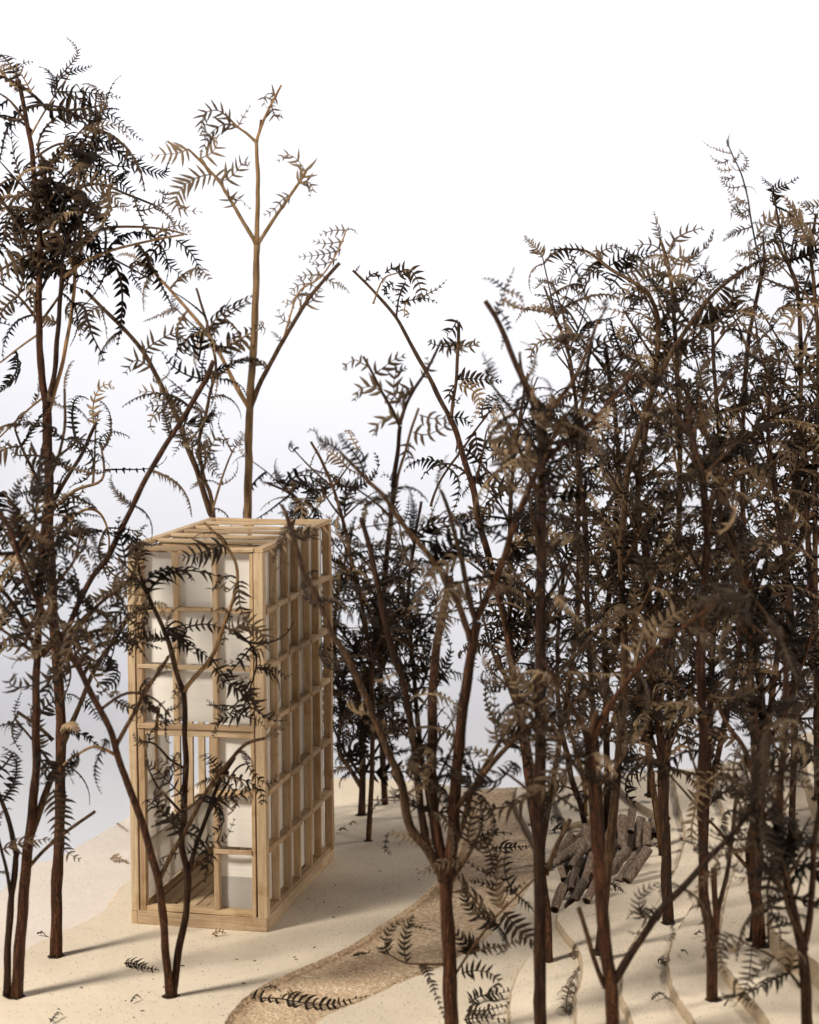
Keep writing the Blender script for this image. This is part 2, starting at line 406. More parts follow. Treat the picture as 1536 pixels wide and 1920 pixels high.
# plinth: four beams, corner block
stick('plinth_beam', -W_+3.5, 0, 0, 5.5, 0, 6.4, M_WX)
stick('plinth_beam', -W_, -W_+3.3, 0.2, 5.3, 0, 6.2, M_WZ)
stick('plinth_beam', -5.4, 0.1, 5.7, D_, 0, 6.3, M_WY)
stick('plinth_beam', -W_, -W_+5.4, 5.7, D_, 0, 6.3, M_WY)
stick('plinth_beam', -W_+5.6, -5.6, D_-5.5, D_, 0, 6.4, M_WX)
stick('sill', -60.6, -7.1, 0.9, 5.2, 6.5, 9.0, M_WX)
stick('sill', -4.4, -0.5, 5.4, D_-5, 6.45, 8.3, M_WY)
stick('sill', -W_+0.5, -W_+4.6, 5.4, D_-5, 6.45, 8.3, M_WY)
# floor planks
pw = 53.0/10
for k in range(10):
    x = -60.5+k*pw
    stick('floor_plank', x+0.22, x+pw-0.22, 5.8, D_-6, 4.2, 6.3+trng.uniform(0, 0.5), M_WY)
# corner posts (doubled as in the model)
for x0, x1, y0, y1 in ((-4.7, 0.0, 0.1, 4.6), (-W_, -64.3, 0.1, 4.6), (-7.0, -5.1, 0.6, 4.4), (-63.7, -60.6, 0.5, 4.4), (-4.2, 0.0, D_-4.4, D_), (-W_, -W_+4.2, D_-4.4, D_)):
    stick('post', x0, x1, y0, y1, 6.5, H_-2.2, M_WZ, 0.0003)
ROWS = [9.0, 36.6, 64.6, 96.4, 123.6, 150.6, H_-4]
# front face
stick('stud', -45.8, -43.4, 0.8, 4.2, 97, H_-2.3, M_WZ, 0.00035)
stick('stud', -26.2, -23.7, 0.8, 4.2, 97, H_-2.3, M_WZ, 0.00035)
stick('stud', -26.3, -23.6, 0.8, 4.2, 9.1, 90.4, M_WZ, 0.00025)
stick('beam', -63.6, -5.2, -0.4, 2.3, 94.2, 96.6, M_WX); stick('beam', -60.5, -7.2, 1.0, 4.4, 90.6, 94.0, M_WX)
stick('rail', -63.4, -7.1, -0.3, 1.9, 122.7, 124.6, M_WX)
for a, b in ((-60.5, -45.9), (-43.3, -26.3), (-23.6, -7.1)):
    dz = trng.uniform(-0.5, 0.5)
    stick('rail', a, b, 0.2, 4.0, 149.8+dz, 151.6+dz, M_WX)
for z in (63.6, 36.0): stick('rail', -23.5+(-2 if z < 40 else 0), -7.1, -0.2, 0.7 if z < 40 else 3.8, z, z+2.2, M_WX)
for a, b in ((-60.5, -45.9), (-43.3, -26.3), (-23.6, -7.1)):
    for z0, z1 in ((97, 122.8), (124.7, 150.0), (151.6, 177.5)):
        cloth('linen_panel', 'x', 4.7, a-0.8, b+0.8, z0, z1)
for z0, z1 in ((65.6, 90.5), (38.2, 63.8)): cloth('linen_panel', 'x', 4.7, -24.2, -6.6, z0, z1)
cloth('linen_panel', 'x', 4.7, -24.2, -6.6, 24.0, 36.6)
cloth('linen_panel', 'x', 4.7, -24.2, -6.6, 9.0, 24.1, M_FAB2)
# side faces
ys = [4.8+(D_-4.6-4.8)*k/6 for k in range(7)]
for sgn in (0, 1):
    def X(a, b):            # a..b measured inwards from the outer face
        return (-b, -a) if sgn == 0 else (-W_+a, -W_+b)
    for k in range(1, 6):
        y = ys[k]+trng.uniform(-0.4, 0.4)
        stick('stud', *X(0.5, 4.2), y-0.85, y+0.85, 8.4, H_-2.3, M_WZ, 0.0003)
    for k in range(6):
        for r in range(1, 6):
            if sgn == 1 and k >= 2 and r == 2: continue
            dz = trng.uniform(-0.5, 0.5); e = 0.4 if k % 2 else 0.0
            stick('rail', *X(-0.15+e*0.6, 4.3), ys[k]+(0.95 if k else 0), ys[k+1]-(0.95 if k < 5 else 0), ROWS[r]-1.25+dz, ROWS[r]+1.25+dz, M_WY)
        for r in range(6):
            if sgn == 1 and k >= 2 and r in (1, 2): continue
            if sgn == 0: cloth('linen_panel', 'y', -4.8, ys[k]+0.5, ys[k+1]-0.1, ROWS[r]+0.3, ROWS[r+1]-0.3, sag=0.0003)
            else: cloth('linen_panel', 'y', -W_+4.6, ys[k]+0.3, ys[k+1]-0.1, ROWS[r]+0.3, ROWS[r+1]-0.3, M_FABT, 0.0004)
    stick('top_plate', *X(0.0, 4.6), 0.2, D_, H_-2.1, H_, M_WY, 0.0002)
# back face
for x in (-45.0, -25.0): stick('stud', x, x+2.4, D_-4.2, D_-0.8, 6.6, H_-2.3, M_WZ)
for r in range(1, 6):
    for a, b in ((-63.7, -45.2), (-42.4, -25.2), (-22.4, -4.4)):
        stick('rail', a, b, D_-4.0, D_-0.2, ROWS[r]-1, ROWS[r]+1, M_WX)
for a, b in ((-63.7, -45.0), (-42.6, -25.0), (-22.6, -4.4)):
    for r in range(6): cloth('linen_panel', 'x', D_-5.2, a, b, ROWS[r]+0.3, ROWS[r+1]-0.3)
# roof
stick('top_plate', -W_+4.8, -4.8, -0.2, 3.9, H_-2.0, H_-0.2, M_WX)
stick('top_plate', -W_+4.8, -4.8, D_-4.4, D_-0.1, H_-2.0, H_-0.2, M_WX)
stick('joist', -W_+4.8, -4.8, 29.0, 30.6, H_-9.0, H_-2.3, M_WX)
for y in (27.5, 46.5, 65.5, 84.0, 102.0):
    stick('joist', -W_+4.8, -4.8, y, y+4.6, H_-1.5, H_-0.1, M_WX, 0.0003)
stick('ledger', -W_+4.9, -W_+6.8, 4.8, D_-5, H_-6.0, H_-2.4, M_WY); stick('ledger', -6.9, -5.0, 4.8, D_-5, H_-6.0, H_-2.4, M_WY)

# ------------------------------------------------------------------ dried fern plants
def frames(pts):
    ts = []
    for i in range(len(pts)):
        t = pts[min(i+1, len(pts)-1)]-pts[max(i-1, 0)]
        ts.append(t.normalized() if t.length > 1e-12 else Vector((0, 0, 1)))
    return ts
def tube(pts, radii, n=8, ridge=0.0, rng=None, up=None, caps=True):
    ts = frames(pts); a = Vector((1, 0, 0)) if abs(ts[0].x) < 0.8 else Vector((0, 1, 0))
    if up is not None: a = up
    vs, fs = [], []
    rr = [1+ridge*(rng.uniform(-1, 1) if rng else 0) for _ in range(n)]
    for i, (p, t, r) in enumerate(zip(pts, ts, radii)):
        a = (a-t*a.dot(t)).normalized(); b = t.cross(a)
        for k in range(n):
            g = 2*math.pi*k/n; vs.append(p+(a*math.cos(g)+b*math.sin(g))*r*rr[k])
    for i in range(len(pts)-1):
        for k in range(n):
            fs.append((i*n+k, i*n+(k+1) % n, (i+1)*n+(k+1) % n, (i+1)*n+k))
    if caps:
        fs.append(tuple(range(n))[::-1]); fs.append(tuple(range((len(pts)-1)*n, len(pts)*n)))
    return vs, fs

def frond_mesh(name, path, nrm, pl, np_, rng, width=0.20, rr=0.012, teeth=False, scale=1.0, rag=0.25, curl=(0.6, 2.9)):
    """one fern leaf: a thin rachis along `path`, np_ pairs of curled pointed leaflets of length pl"""
    n = len(path); ts = frames(path)
    L = sum((path[i+1]-path[i]).length for i in range(n-1))
    r0 = rr*scale*1.35
    vs, fs = tube(path, [r0*(1-0.75*i/(n-1)) for i in range(n)], 4, caps=False)
    nn = nrm.copy(); normals = []
    for t in ts:
        nn = (nn-t*nn.dot(t)).normalized(); normals.append(nn.copy())
    tw = rng.uniform(-0.6, 0.6)
    cur = rng.uniform(*curl); fwd = rng.uniform(-0.4, 1.0)
    ang0 = rng.uniform(R(55), R(80))
    for k in range(np_):
        s = (k+0.6)/np_; f = s*(n-1); i = min(int(f), n-2); q = f-i
        p = path[i].lerp(path[i+1], q); t = ts[i].lerp(ts[i+1], q).normalized(); m = normals[i].lerp(normals[i+1], q).normalized()
        prof = min(1.0, 0.55+2.2*s)*(1-s)**0.6*1.15+0.08
        for sd in (-1, 1):
            if rng.random() < 0.07: continue
            ss = (t.cross(m)*sd)
            mm = (m*math.cos(tw*s)+ss*math.sin(tw*s))
            l = pl*prof*rng.uniform(1-rag, 1+rag*0.6); w = l*width*1.05*(1.0 if not teeth else 1.4)+r0*0.7
            a = ang0+rng.uniform(-0.2, 0.2)-0.35*s
            d = (t*math.cos(a)+ss*math.sin(a)).normalized()
            c = cur*rng.uniform(0.5, 1.5)
            prev = p.copy(); pos = [p.copy()]; dd = d.copy()
            for j in range(3):
                prev = prev+dd*l/3; pos.append(prev.copy())
                dd = (dd-mm*c*0.45+t*fwd*0.30).normalized()
            b = len(vs); wd = [w*0.75, w*1.0, w*0.62]
            for j in range(3):
                g = (pos[j+1]-pos[j]).normalized(); e = g.cross(mm).normalized()
                vs.append(pos[j]+e*wd[j]*0.5); vs.append(pos[j]+mm*wd[j]*0.30); vs.append(pos[j]-e*wd[j]*0.5)
            vs.append(pos[3])
            for j in range(2):
                o = b+j*3
                fs.append((o, o+3, o+4, o+1)); fs.append((o+1, o+4, o+5, o+2))
            fs.append((b+6, b+9, b+7)); fs.append((b+7, b+9, b+8))
    return mesh(name, vs, fs, M_LEAF)

LIB = {'claw': [], 'teeth': [], 'curl': [], 'tail': []}
lrng = random.Random(77)
def lib_path(kin, kout, tip, n=14):
    p = Vector((0, 0, 0)); a = b = 0.0; out = [p.copy()]
    for k in range(n):
        s = k/n
        a += (kin+tip*s**3*2.5)/n; b += (kout+tip*0.5*s**3)/n
        p = p+Vector((math.cos(a)*math.cos(b), math.sin(a)*math.cos(b), -math.sin(b)))/n
        out.append(p.copy())
    return out
U_ = lrng.uniform
for k in range(18):
    LIB['claw'].append(frond_mesh('frond', lib_path(U_(-2.2, 2.2), U_(0.0, 2.2), U_(-4, 4), 18), Vector((0, 0, 1)), U_(0.22, 0.31), lrng.randint(9, 13), lrng, 0.15, 0.014, rag=0.4))
for k in range(18):
    LIB['teeth'].append(frond_mesh('frond', lib_path(U_(-2.0, 2.0), U_(0.0, 2.0), U_(-3.5, 3.5), 18), Vector((0, 0, 1)), U_(0.13, 0.18), lrng.randint(15, 20), lrng, 0.19, 0.014, rag=0.35))
for k in range(16):
    LIB['curl'].append(frond_mesh('frond', lib_path(lrng.choice((-1, 1))*U_(1.8, 4.0), U_(0.3, 2.6), U_(2, 6), 20), Vector((0, 0, 1)), U_(0.17, 0.26), lrng.randint(10, 14), lrng, 0.14, 0.014, rag=0.4))
for k in range(10):
    LIB['tail'].append(frond_mesh('frond', lib_path(U_(-2.2, 2.2), U_(-0.2, 2.0), U_(-3, 3)), Vector((0, 0, 1)), U_(0.09, 0.13), lrng.randint(10, 14), lrng, 0.20, 0.014, rag=0.5))

def orient(d, nrm):
    x = d.normalized(); z = (nrm-x*nrm.dot(x))
    z = z.normalized() if z.length > 1e-6 else x.orthogonal().normalized()
    y = z.cross(x); return Matrix((x, y, z)).transposed().to_4x4()

KF = [0.66]; NFR = [0]; CUR = [None]
def tint_leaf(o):
    if CUR[0] is not None:
        o.material_slots[0].link = 'OBJECT'; o.material_slots[0].material = CUR[0]
    return o
def place_frond(parent, at, d, nrm, L, kind, rng):
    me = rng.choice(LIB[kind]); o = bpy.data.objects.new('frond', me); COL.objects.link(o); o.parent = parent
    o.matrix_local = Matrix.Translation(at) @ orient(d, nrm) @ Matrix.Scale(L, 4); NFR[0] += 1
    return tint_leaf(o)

def dress(branch, pts, rng, f0, spacing, L, kinds, flat=0.5, keep=1.0):
    """opposite pairs of fern leaves along a branch (points in the branch's own frame); sizes in mm"""
    total = sum((pts[i+1]-pts[i]).length for i in range(len(pts)-1))
    ts = frames(pts)
    az = rng.uniform(0, 2*math.pi) if rng.random() > flat else rng.uniform(-0.5, 0.5)
    s = f0*total
    while s < total*1.001:
        acc = 0
        for i in range(len(pts)-1):
            l = (pts[i+1]-pts[i]).length
            if acc+l >= s-1e-9: break
            acc += l
        q = min(1, (s-acc)/max(l, 1e-9)); p = pts[i].lerp(pts[i+1], q); t = ts[i]
        side = t.cross(Vector((0, -1, 0))); side = side.normalized() if side.length > 0.1 else Vector((1, 0, 0))
        oth = t.cross(side).normalized(); az += rng.uniform(-0.35, 0.35)
        sd = side*math.cos(az)+oth*math.sin(az)
        fr = s/total
        for sg in (-1, 1):
            if rng.random() > keep*KF[0]: continue
            a = rng.uniform(R(48), R(85))
            d = t*math.cos(a)+sd*sg*math.sin(a)+Vector((rng.uniform(-.25, .25), rng.uniform(-.3, .3), rng.uniform(-.35, .2)))
            ll = L*1.38*(1.30-0.45*fr)*rng.uniform(0.55, 1.35)/1000
            nr = Vector((rng.uniform(-.7, .7), rng.uniform(-.9, .6), 1.0)) if rng.random() < 0.5 else t.cross(sd)*sg+Vector((rng.uniform(-.7, .7), rng.uniform(-.7, .7), rng.uniform(-.7, .7)))
            place_frond(branch, p, d, nr, ll, rng.choice(kinds), rng)
        s += spacing*1.28/1000*rng.uniform(0.75, 1.3)
    if f0 < 1 and keep > 0.5 and rng.random() < 0.6:
        place_frond(branch, pts[-1], ts[-1]+Vector((rng.uniform(-.3, .3), rng.uniform(-.3, .3), rng.uniform(-.2, .3))), Vector((rng.uniform(-1, 1), -1, rng.uniform(-1, 1))), L*rng.uniform(0.6, 1.1)/1000, rng.choice(kinds), rng)

MIXK = ('claw', 'claw', 'claw', 'teeth', 'teeth', 'curl', 'curl', 'tail')
CLAW = ('claw', 'claw', 'curl'); TOOTH = ('teeth', 'teeth', 'tail', 'curl')

class Tree:
    def __init__(s, label, base, z=0.0, depth=None, group='dried fern stems standing as trees', seed=1):
        s.b = G(*base, z) if depth is None else Vector((P(*base, depth).x, depth, z))
        s.d = s.b.y; s.z = z
        s.root = tag(empty('fern_tree', s.b), label, 'fern tree', group)
        s.stems = []; s.rng = random.Random(seed); s.label = label
        KF[0] = {102: 0.60, 103: 1.0, 110: 0.9, 109: 0.9, 112: 0.8, 101: 0.8, 105: 0.8}.get(seed, 0.68)
        CUR[0] = M_LEAF_T if seed in (104, 105, 122, 126, 121, 124, 108) else M_LEAF_D if seed in (107, 130, 131, 128, 116, 134) else None
    def depth_near(s, u, v):
        best = (1e9, s.d, 0)
        for px, ds, ws in s.stems:
            for (a, b), d, w_ in zip(px, ds, ws):
                k = (a-u)**2+(b-v)**2
                if k < best[0]: best = (k, d, w_)
        return best
    def stem(s, kind, px, w0, w1, m, dd=0, fr=None, d0=None, kinds=MIXK, keep=1.0, flat=0.5, ridge=0.17):
        """px: photo positions; w0, w1: widths in px; dd: mm further from the camera at the end; fr=(start share, spacing mm, leaf mm)"""
        rng = s.rng
        if d0 is None: d0 = s.d if not s.stems else s.depth_near(*px[0])[1]
        n = len(px); acc = [0]
        for a, b in zip(px, px[1:]): acc.append(acc[-1]+math.hypot(a[0]-b[0], a[1]-b[1]))
        ds = [d0+dd/1000*(a/acc[-1]) for a in acc]
        P3 = [P(u, v, d) for (u, v), d in zip(px, ds)]
        if not s.stems: P3[0] = s.b-Vector((0, 0, 0.002))
        nn = 5
        pts = smooth_line(P3, nn)
        if acc[-1] > 120:
            for i in range(1, len(pts)-1):
                k = noise.noise(Vector((pts[i].z*70, s.d*31, 3)))
                pts[i] = pts[i]+Vector((k*0.0006, 0, 0))
        N = len(pts); wid = [(w0+(w1-w0)*i/(N-1))*0.5*pts[i].y/F for i in range(N)]
        org = pts[0].copy() if s.stems else s.b
        loc = [p-org for p in pts]
        sides = 10 if w0 > 12 else 6
        ph = rng.uniform(0, 50); wid = [x*(1+0.13*noise.noise(Vector((pts[i].z*120, ph, 0)))+0.05*noise.noise(Vector((pts[i].z*420, ph, 5)))) for i, x in enumerate(wid)]
        if s.stems: wid[0] *= 1.25
        if kind == 'trunk' and not s.stems:
            for i in range(min(3, N)): wid[i] *= 1.0+0.10*(3-i)/3
        vs, fs = tube(loc, wid, sides, ridge, rng)
        o = link(kind, mesh(kind, vs, fs, m, True), s.root, org-s.b)
        upx = [(px[0][0]+(px[-1][0]-px[0][0])*0, 0)]
        ppx = []; pds = []; pw = []
        for i, p in enumerate(pts):
            x0, y0 = p.x/p.y, (HC-p.z)/p.y
            ppx.append((U0+F*(CR*x0-SR*y0), V0+F*(SR*x0+CR*y0))); pds.append(p.y); pw.append(w0+(w1-w0)*i/(N-1))
        s.stems.append((ppx, pds, pw))
        if fr: dress(o, loc, rng, fr[0], fr[1], fr[2], kinds, flat, keep)
        return o
    def hole(s, wpx):  # raised dark disc round the foot; the gap's shade is put into its colour
        rng = s.rng; r = wpx*0.5*s.d/F; vs = [Vector((0, 0, 0.0006))]; n = 14
        for k in range(n):
            a = 2*math.pi*k/n; q = r*rng.uniform(1.25, 1.75); vs.append(Vector((math.cos(a)*q, math.sin(a)*q*0.9, 0.0004)))
        for k in range(n):
            a = 2*math.pi*k/n; q = r*2.0; vs.append(Vector((math.cos(a)*q, math.sin(a)*q*0.9, -0.0008)))
        fs = [(0, 1+k, 1+(k+1) % n) for k in range(n)]+[(1+k, 1+n+k, 1+n+(k+1) % n, 1+(k+1) % n) for k in range(n)]
        link('drilled_hole_shade', mesh('drilled_hole_shade', vs, fs, M_PITH), s.root, Vector((0, 0, 0)))
    def frond(s, px, pl, sp=11, d_off=0, tooth=False, w=0.13):
        """one leaf drawn along the photo's own curve"""
        rng = s.rng; k, d, _ = s.depth_near(*px[0]); d1 = d+rng.uniform(-0.006, 0.006)
        n = len(px); P3 = [P(u, v, d+(d1-d)*i/(n-1)+d_off/1000) for i, (u, v) in enumerate(px)]
        pts = smooth_line(P3, 5); L = sum((pts[i+1]-pts[i]).length for i in range(len(pts)-1))
        m = d/F; org = pts[0].copy()
        me = frond_mesh('frond', [p-org for p in pts], Vector((rng.uniform(-.35, .35), -1, rng.uniform(-.35, .35))), pl*1.4*m, max(4, int(L/(sp*m*0.9))), rng, w*1.1, 1.0, tooth, 1.1*m, 0.2, (0.1, 1.0))
        return tint_leaf(link('frond', me, s.root, org-s.b))
    def auto(s, stem_i, v0, v1, n, lo, hi, w, m, fr=None, kinds=MIXK, ang=(28, 55), keep=1.0, dsp=1.0, pair=True):
        """opposite side branches along an earlier stem between photo heights v0 and v1; lengths lo..hi in px"""
        rng = s.rng; px, ds, ws = s.stems[stem_i]
        for k in range(n):
            v = v0+(v1-v0)*(k+rng.uniform(0.2, 0.8))/n
            i = min(range(len(px)), key=lambda j: abs(px[j][1]-v)); u, vv = px[i]; d = ds[i]
            az = rng.uniform(0, math.pi)
            for sg in ((-1, 1) if pair else (rng.choice((-1, 1)),)):
                if rng.random() < 0.12: continue
                L = rng.uniform(lo, hi); a = R(rng.uniform(*ang)); ca = math.cos(az)*sg
                if abs(ca) < 0.35: ca = 0.35*sg
                x1 = u+L*math.sin(a)*ca; y1 = vv-L*math.cos(a)
                mx, my = (u+x1)/2+rng.uniform(-.06, .06)*L-ca*L*0.03, (vv+y1)/2+rng.uniform(-.03, .05)*L
                dd = math.sin(az)*sg*L*math.sin(a)*d/F*1000*dsp
                s.stem('branch', [(u, vv), (mx, my), (x1, y1)], max(w*0.5, min(w, ws[i]*0.7)), w*0.45, m, dd, fr, d0=d, kinds=kinds, keep=keep)
TREES = []
# ---- left foreground clump
t = Tree('twin-stemmed dark fern stem at the far left front corner, forking low down', (30, 1869), seed=101)
t.stem('trunk', [(30, 1869), (36, 1790), (41, 1714), (47, 1640), (53, 1590), (61, 1508), (68, 1440), (67, 1352), (69, 1249), (73, 1146), (79, 1029), (83, 960)], 24, 11, M_RED, 0)
t.stem('trunk', [(14, 1866), (16, 1780), (20, 1700), (26, 1655), (32, 1600)], 15, 12, M_DRK, 0, d0=t.d)
t.stem('branch', [(32, 1600), (18, 1545), (0, 1492), (-22, 1440)], 11, 8, M_DRK, -10, (0.6, 9, 20))
t.stem('branch', [(54, 1585), (78, 1510), (103, 1445), (118, 1400), (150, 1320), (187, 1240), (217, 1197), (238, 1165)], 14, 6, M_MID, 12, (0.35, 11, 20), kinds=TOOTH)
t.stem('branch', [(53, 1628), (85, 1594), (130, 1556), (179, 1521)], 8, 6, M_MID, 8)
t.stem('branch', [(22, 1690), (8, 1610), (-6, 1560)], 8, 5, M_DRK, -6, (0.4, 8, 14))
t.stem('branch', [(70, 1249), (62, 1205), (38, 1155), (14, 1118), (-20, 1085)], 12, 7, M_DRK, -12, (0.35, 10, 22))
t.stem('branch', [(78, 1228), (100, 1205), (126, 1180), (150, 1125), (176, 1079), (202, 1046), (235, 975), (272, 902), (305, 845), (343, 784), (378, 725), (401, 676)], 11, 9, M_RED, 15, (0.42, 13, 19), kinds=TOOTH)
t.stem('branch', [(83, 960), (92, 905), (112, 850), (121, 800), (121, 728)], 8, 5, M_MID, 6, (0.15, 9, 20), kinds=TOOTH)
t.stem('branch', [(100, 1388), (72, 1362), (32, 1334)], 8, 6, M_MID, 0, (0.5, 9, 14))
t.auto(0, 1240, 980, 4, 110, 190, 8, M_MID, (0.2, 9, 23))
t.stem('branch', [(102, 1440), (70, 1398), (30, 1350)], 6, 4, M_MID, -5, (0.4, 8, 14))
t.frond([(100, 1480), (108, 1510), (112, 1545), (120, 1590), (150, 1612)], 26, 11, -14)
t.hole(22)

t = Tree('tall straight fern stem second from the left, three stems at its top', (105, 1793), seed=102)
t.stem('trunk', [(105, 1793), (106, 1690), (109, 1600), (113, 1498), (113, 1352), (106, 1234), (98, 1117), (93, 990), (90, 843), (88, 765)], 21, 16, M_RED)
t.stem('branch', [(88, 765), (78, 700), (75, 640), (72, 550), (75, 440), (68, 362), (62, 300), (58, 270), (47, 206), (35, 149)], 13, 7, M_RED, 0, (0.3, 10, 27))
t.stem('branch', [(89, 755), (102, 702), (109, 620), (113, 550), (118, 480), (135, 430), (163, 388)], 12, 6, M_DRK, -8, (0.4, 10, 26))
t.stem('branch', [(92, 770), (112, 702), (126, 640), (138, 550), (140, 480), (143, 420), (150, 330), (170, 270), (183, 250), (190, 205)], 9, 4, M_TAN, 12, (0.35, 10, 26), kinds=TOOTH)
t.stem('branch', [(74, 500), (40, 430), (0, 370), (-30, 330)], 8, 4, M_MID, -10, (0.2, 10, 26))
t.stem('branch', [(74, 420), (120, 370), (180, 345), (240, 365), (290, 385)], 7, 4, M_MID, 10, (0.15, 10, 24))
t.stem('branch', [(118, 520), (160, 490), (215, 468), (290, 450), (345, 440)], 7, 4, M_TAN, 12, (0.15, 10, 24), kinds=TOOTH)
t.stem('branch', [(64, 380), (90, 320), (130, 270), (165, 235), (200, 222)], 6, 3, M_MID, -5, (0.15, 9, 26))
t.stem('branch', [(55, 260), (90, 200), (110, 170), (130, 140)], 5, 3, M_TAN, 4, (0.1, 9, 22))
t.stem('branch', [(50, 230), (20, 190), (-10, 170)], 6, 3, M_MID, 0, (0.1, 8, 20))
t.auto(1, 660, 330, 5, 80, 150, 6, M_MID, (0.15, 9, 25), keep=0.8)
t.auto(3, 560, 330, 3, 70, 120, 5, M_TAN, (0.15, 9, 24), kinds=TOOTH)
t.auto(0, 1000, 800, 2, 90, 160, 7, M_MID, (0.2, 9, 24), kinds=TOOTH)
for f in ([(100, 155), (115, 140), (135, 118), (146, 100), (138, 82), (124, 70)], ): t.frond(f, 9, 7)
for f, pl in (([(95, 165), (125, 138), (150, 130), (172, 124)], 13), ([(95, 172), (130, 172), (180, 175), (226, 183)], 15), ([(110, 205), (140, 215), (175, 228), (200, 212), (230, 232), (248, 250), (268, 264)], 14), ([(170, 255), (205, 270), (240, 300), (280, 320), (308, 326), (316, 306)], 18), ([(135, 310), (165, 300), (200, 315), (215, 345)], 20), ([(120, 355), (180, 345), (215, 370), (240, 395)], 22), ([(255, 395), (280, 392), (305, 380), (310, 362), (292, 358)], 12), ([(30, 160), (32, 135), (45, 118), (62, 116)], 10), ([(60, 175), (40, 140), (20, 125), (0, 125)], 14)):
    t.frond(f, pl, 9, -6)
t.stem('branch', [(140, 460), (190, 430), (250, 425), (310, 430), (352, 440)], 6, 3, M_TAN, 6, (0.1, 9, 22))
t.stem('branch', [(135, 500), (190, 480), (240, 500), (290, 530)], 6, 3, M_MID, 6, (0.1, 9, 20))
t.stem('branch', [(60, 300), (110, 270), (160, 280), (215, 310)], 6, 3, M_MID, 4, (0.1, 8, 23))
for f, pl in (([(150, 250), (180, 240), (215, 235), (245, 262)], 15), ([(160, 320), (200, 330), (235, 350), (262, 380)], 18), ([(290, 440), (320, 425), (345, 425), (358, 440)], 12), ([(330, 450), (355, 470), (372, 500), (372, 525)], 14), ([(300, 470), (320, 500), (350, 520)], 14), ([(120, 240), (160, 215), (190, 210)], 14)): t.frond(f, pl, 9, -6)
t.stem('branch', [(95, 985), (105, 935), (130, 888), (155, 850), (179, 797)], 8, 7, M_DRK, 6, (0.3, 9, 18))
t.stem('branch', [(86, 930), (60, 880), (44, 845), (28, 803)], 8, 5, M_DRK, -4, (0.3, 9, 20))
t.stem('branch', [(95, 960), (140, 920), (190, 900), (192, 850), (187, 830)], 7, 3, M_TAN, 8, (0.25, 9, 22), kinds=TOOTH)
t.stem('branch', [(98, 1010), (150, 960), (185, 960), (205, 1000), (200, 1060)], 6, 4, M_TAN, 8, (0.2, 9, 24), kinds=TOOTH)
t.stem('branch', [(88, 740), (50, 770), (10, 810), (-30, 850)], 5, 3, M_TAN, 10, (0.2, 12, 17), kinds=('teeth',))
t.stem('branch', [(75, 625), (40, 650), (0, 680), (-30, 700)], 5, 3, M_TAN, 10, (0.1, 11, 22), kinds=('teeth',))
t.hole(20)

t = Tree('red and dark stemmed fern forming a V from the ground before the tower', (320, 1868), seed=103)
t.stem('trunk', [(318, 1868), (313, 1800), (308, 1743), (298, 1655), (281, 1590), (255, 1509), (238, 1465), (226, 1434), (211, 1381), (190, 1335), (167, 1290), (129, 1220), (100, 1176), (72, 1130), (44, 1062), (20, 1000), (2, 965), (-15, 930)], 16, 8, M_RED, -55)
t.stem('trunk', [(325, 1868), (333, 1800), (346, 1728), (351, 1680), (352, 1637), (342, 1582), (346, 1500), (349, 1439), (347, 1380), (346, 1322), (345, 1299)], 17, 11, M_DRK, 0, d0=t.d)
t.stem('branch', [(298, 1650), (318, 1612), (334, 1582), (365, 1525), (395, 1473), (430, 1428), (462, 1395), (497, 1384)], 9, 6, M_MID, -8, (0.3, 12, 14), kinds=CLAW, keep=.8)
t.stem('branch', [(352, 1637), (363, 1605), (372, 1576), (390, 1523), (410, 1470), (440, 1420)], 10, 7, M_DRK, 6, (0.35, 11, 17), kinds=CLAW, keep=.8)
t.stem('branch', [(345, 1299), (328, 1249), (308, 1182), (281, 1126), (266, 1085), (255, 1045)], 10, 6, M_MID, 4, (0.4, 9, 19))
t.stem('branch', [(346, 1297), (357, 1281), (395, 1234), (419, 1176), (438, 1120), (446, 1085), (440, 1050), (418, 1015), (387, 984)], 9, 5, M_TAN, -4, (0.45, 11, 15), kinds=CLAW, keep=.65)
t.stem('branch', [(218, 1400), (235, 1365), (252, 1337), (285, 1280), (316, 1231)], 8, 6, M_MID, -4, (0.5, 9, 12), keep=.7)
t.stem('branch', [(224, 1420), (180, 1400), (140, 1418), (118, 1435)], 7, 3, M_TAN, -6, (0.3, 9, 13))
t.stem('branch', [(120, 1205), (150, 1170), (190, 1130), (240, 1090), (258, 1050)], 8, 5, M_MID, -4, (0.2, 9, 19))
t.stem('branch', [(146, 1250), (110, 1215), (70, 1180), (30, 1160)], 7, 4, M_MID, -10, (0.2, 9, 18))
t.stem('branch', [(75, 1135), (110, 1090), (140, 1050), (150, 1000)], 8, 4, M_MID, -8, (0.15, 9, 20))
t.stem('branch', [(32, 1030), (60, 990), (100, 965), (140, 975)], 6, 4, M_MID, -8, (0.15, 9, 22))
t.stem('branch', [(190, 1330), (240, 1300), (290, 1310), (320, 1345)], 6, 3, M_MID, 4, (0.2, 9, 14), keep=.8)
t.stem('branch', [(296, 1450), (292, 1390), (297, 1326)], 5, 7, M_TAN, 5, d0=.86)
t.auto(0, 1330, 1000, 4, 70, 130, 6, M_MID, (0.2, 9, 20))
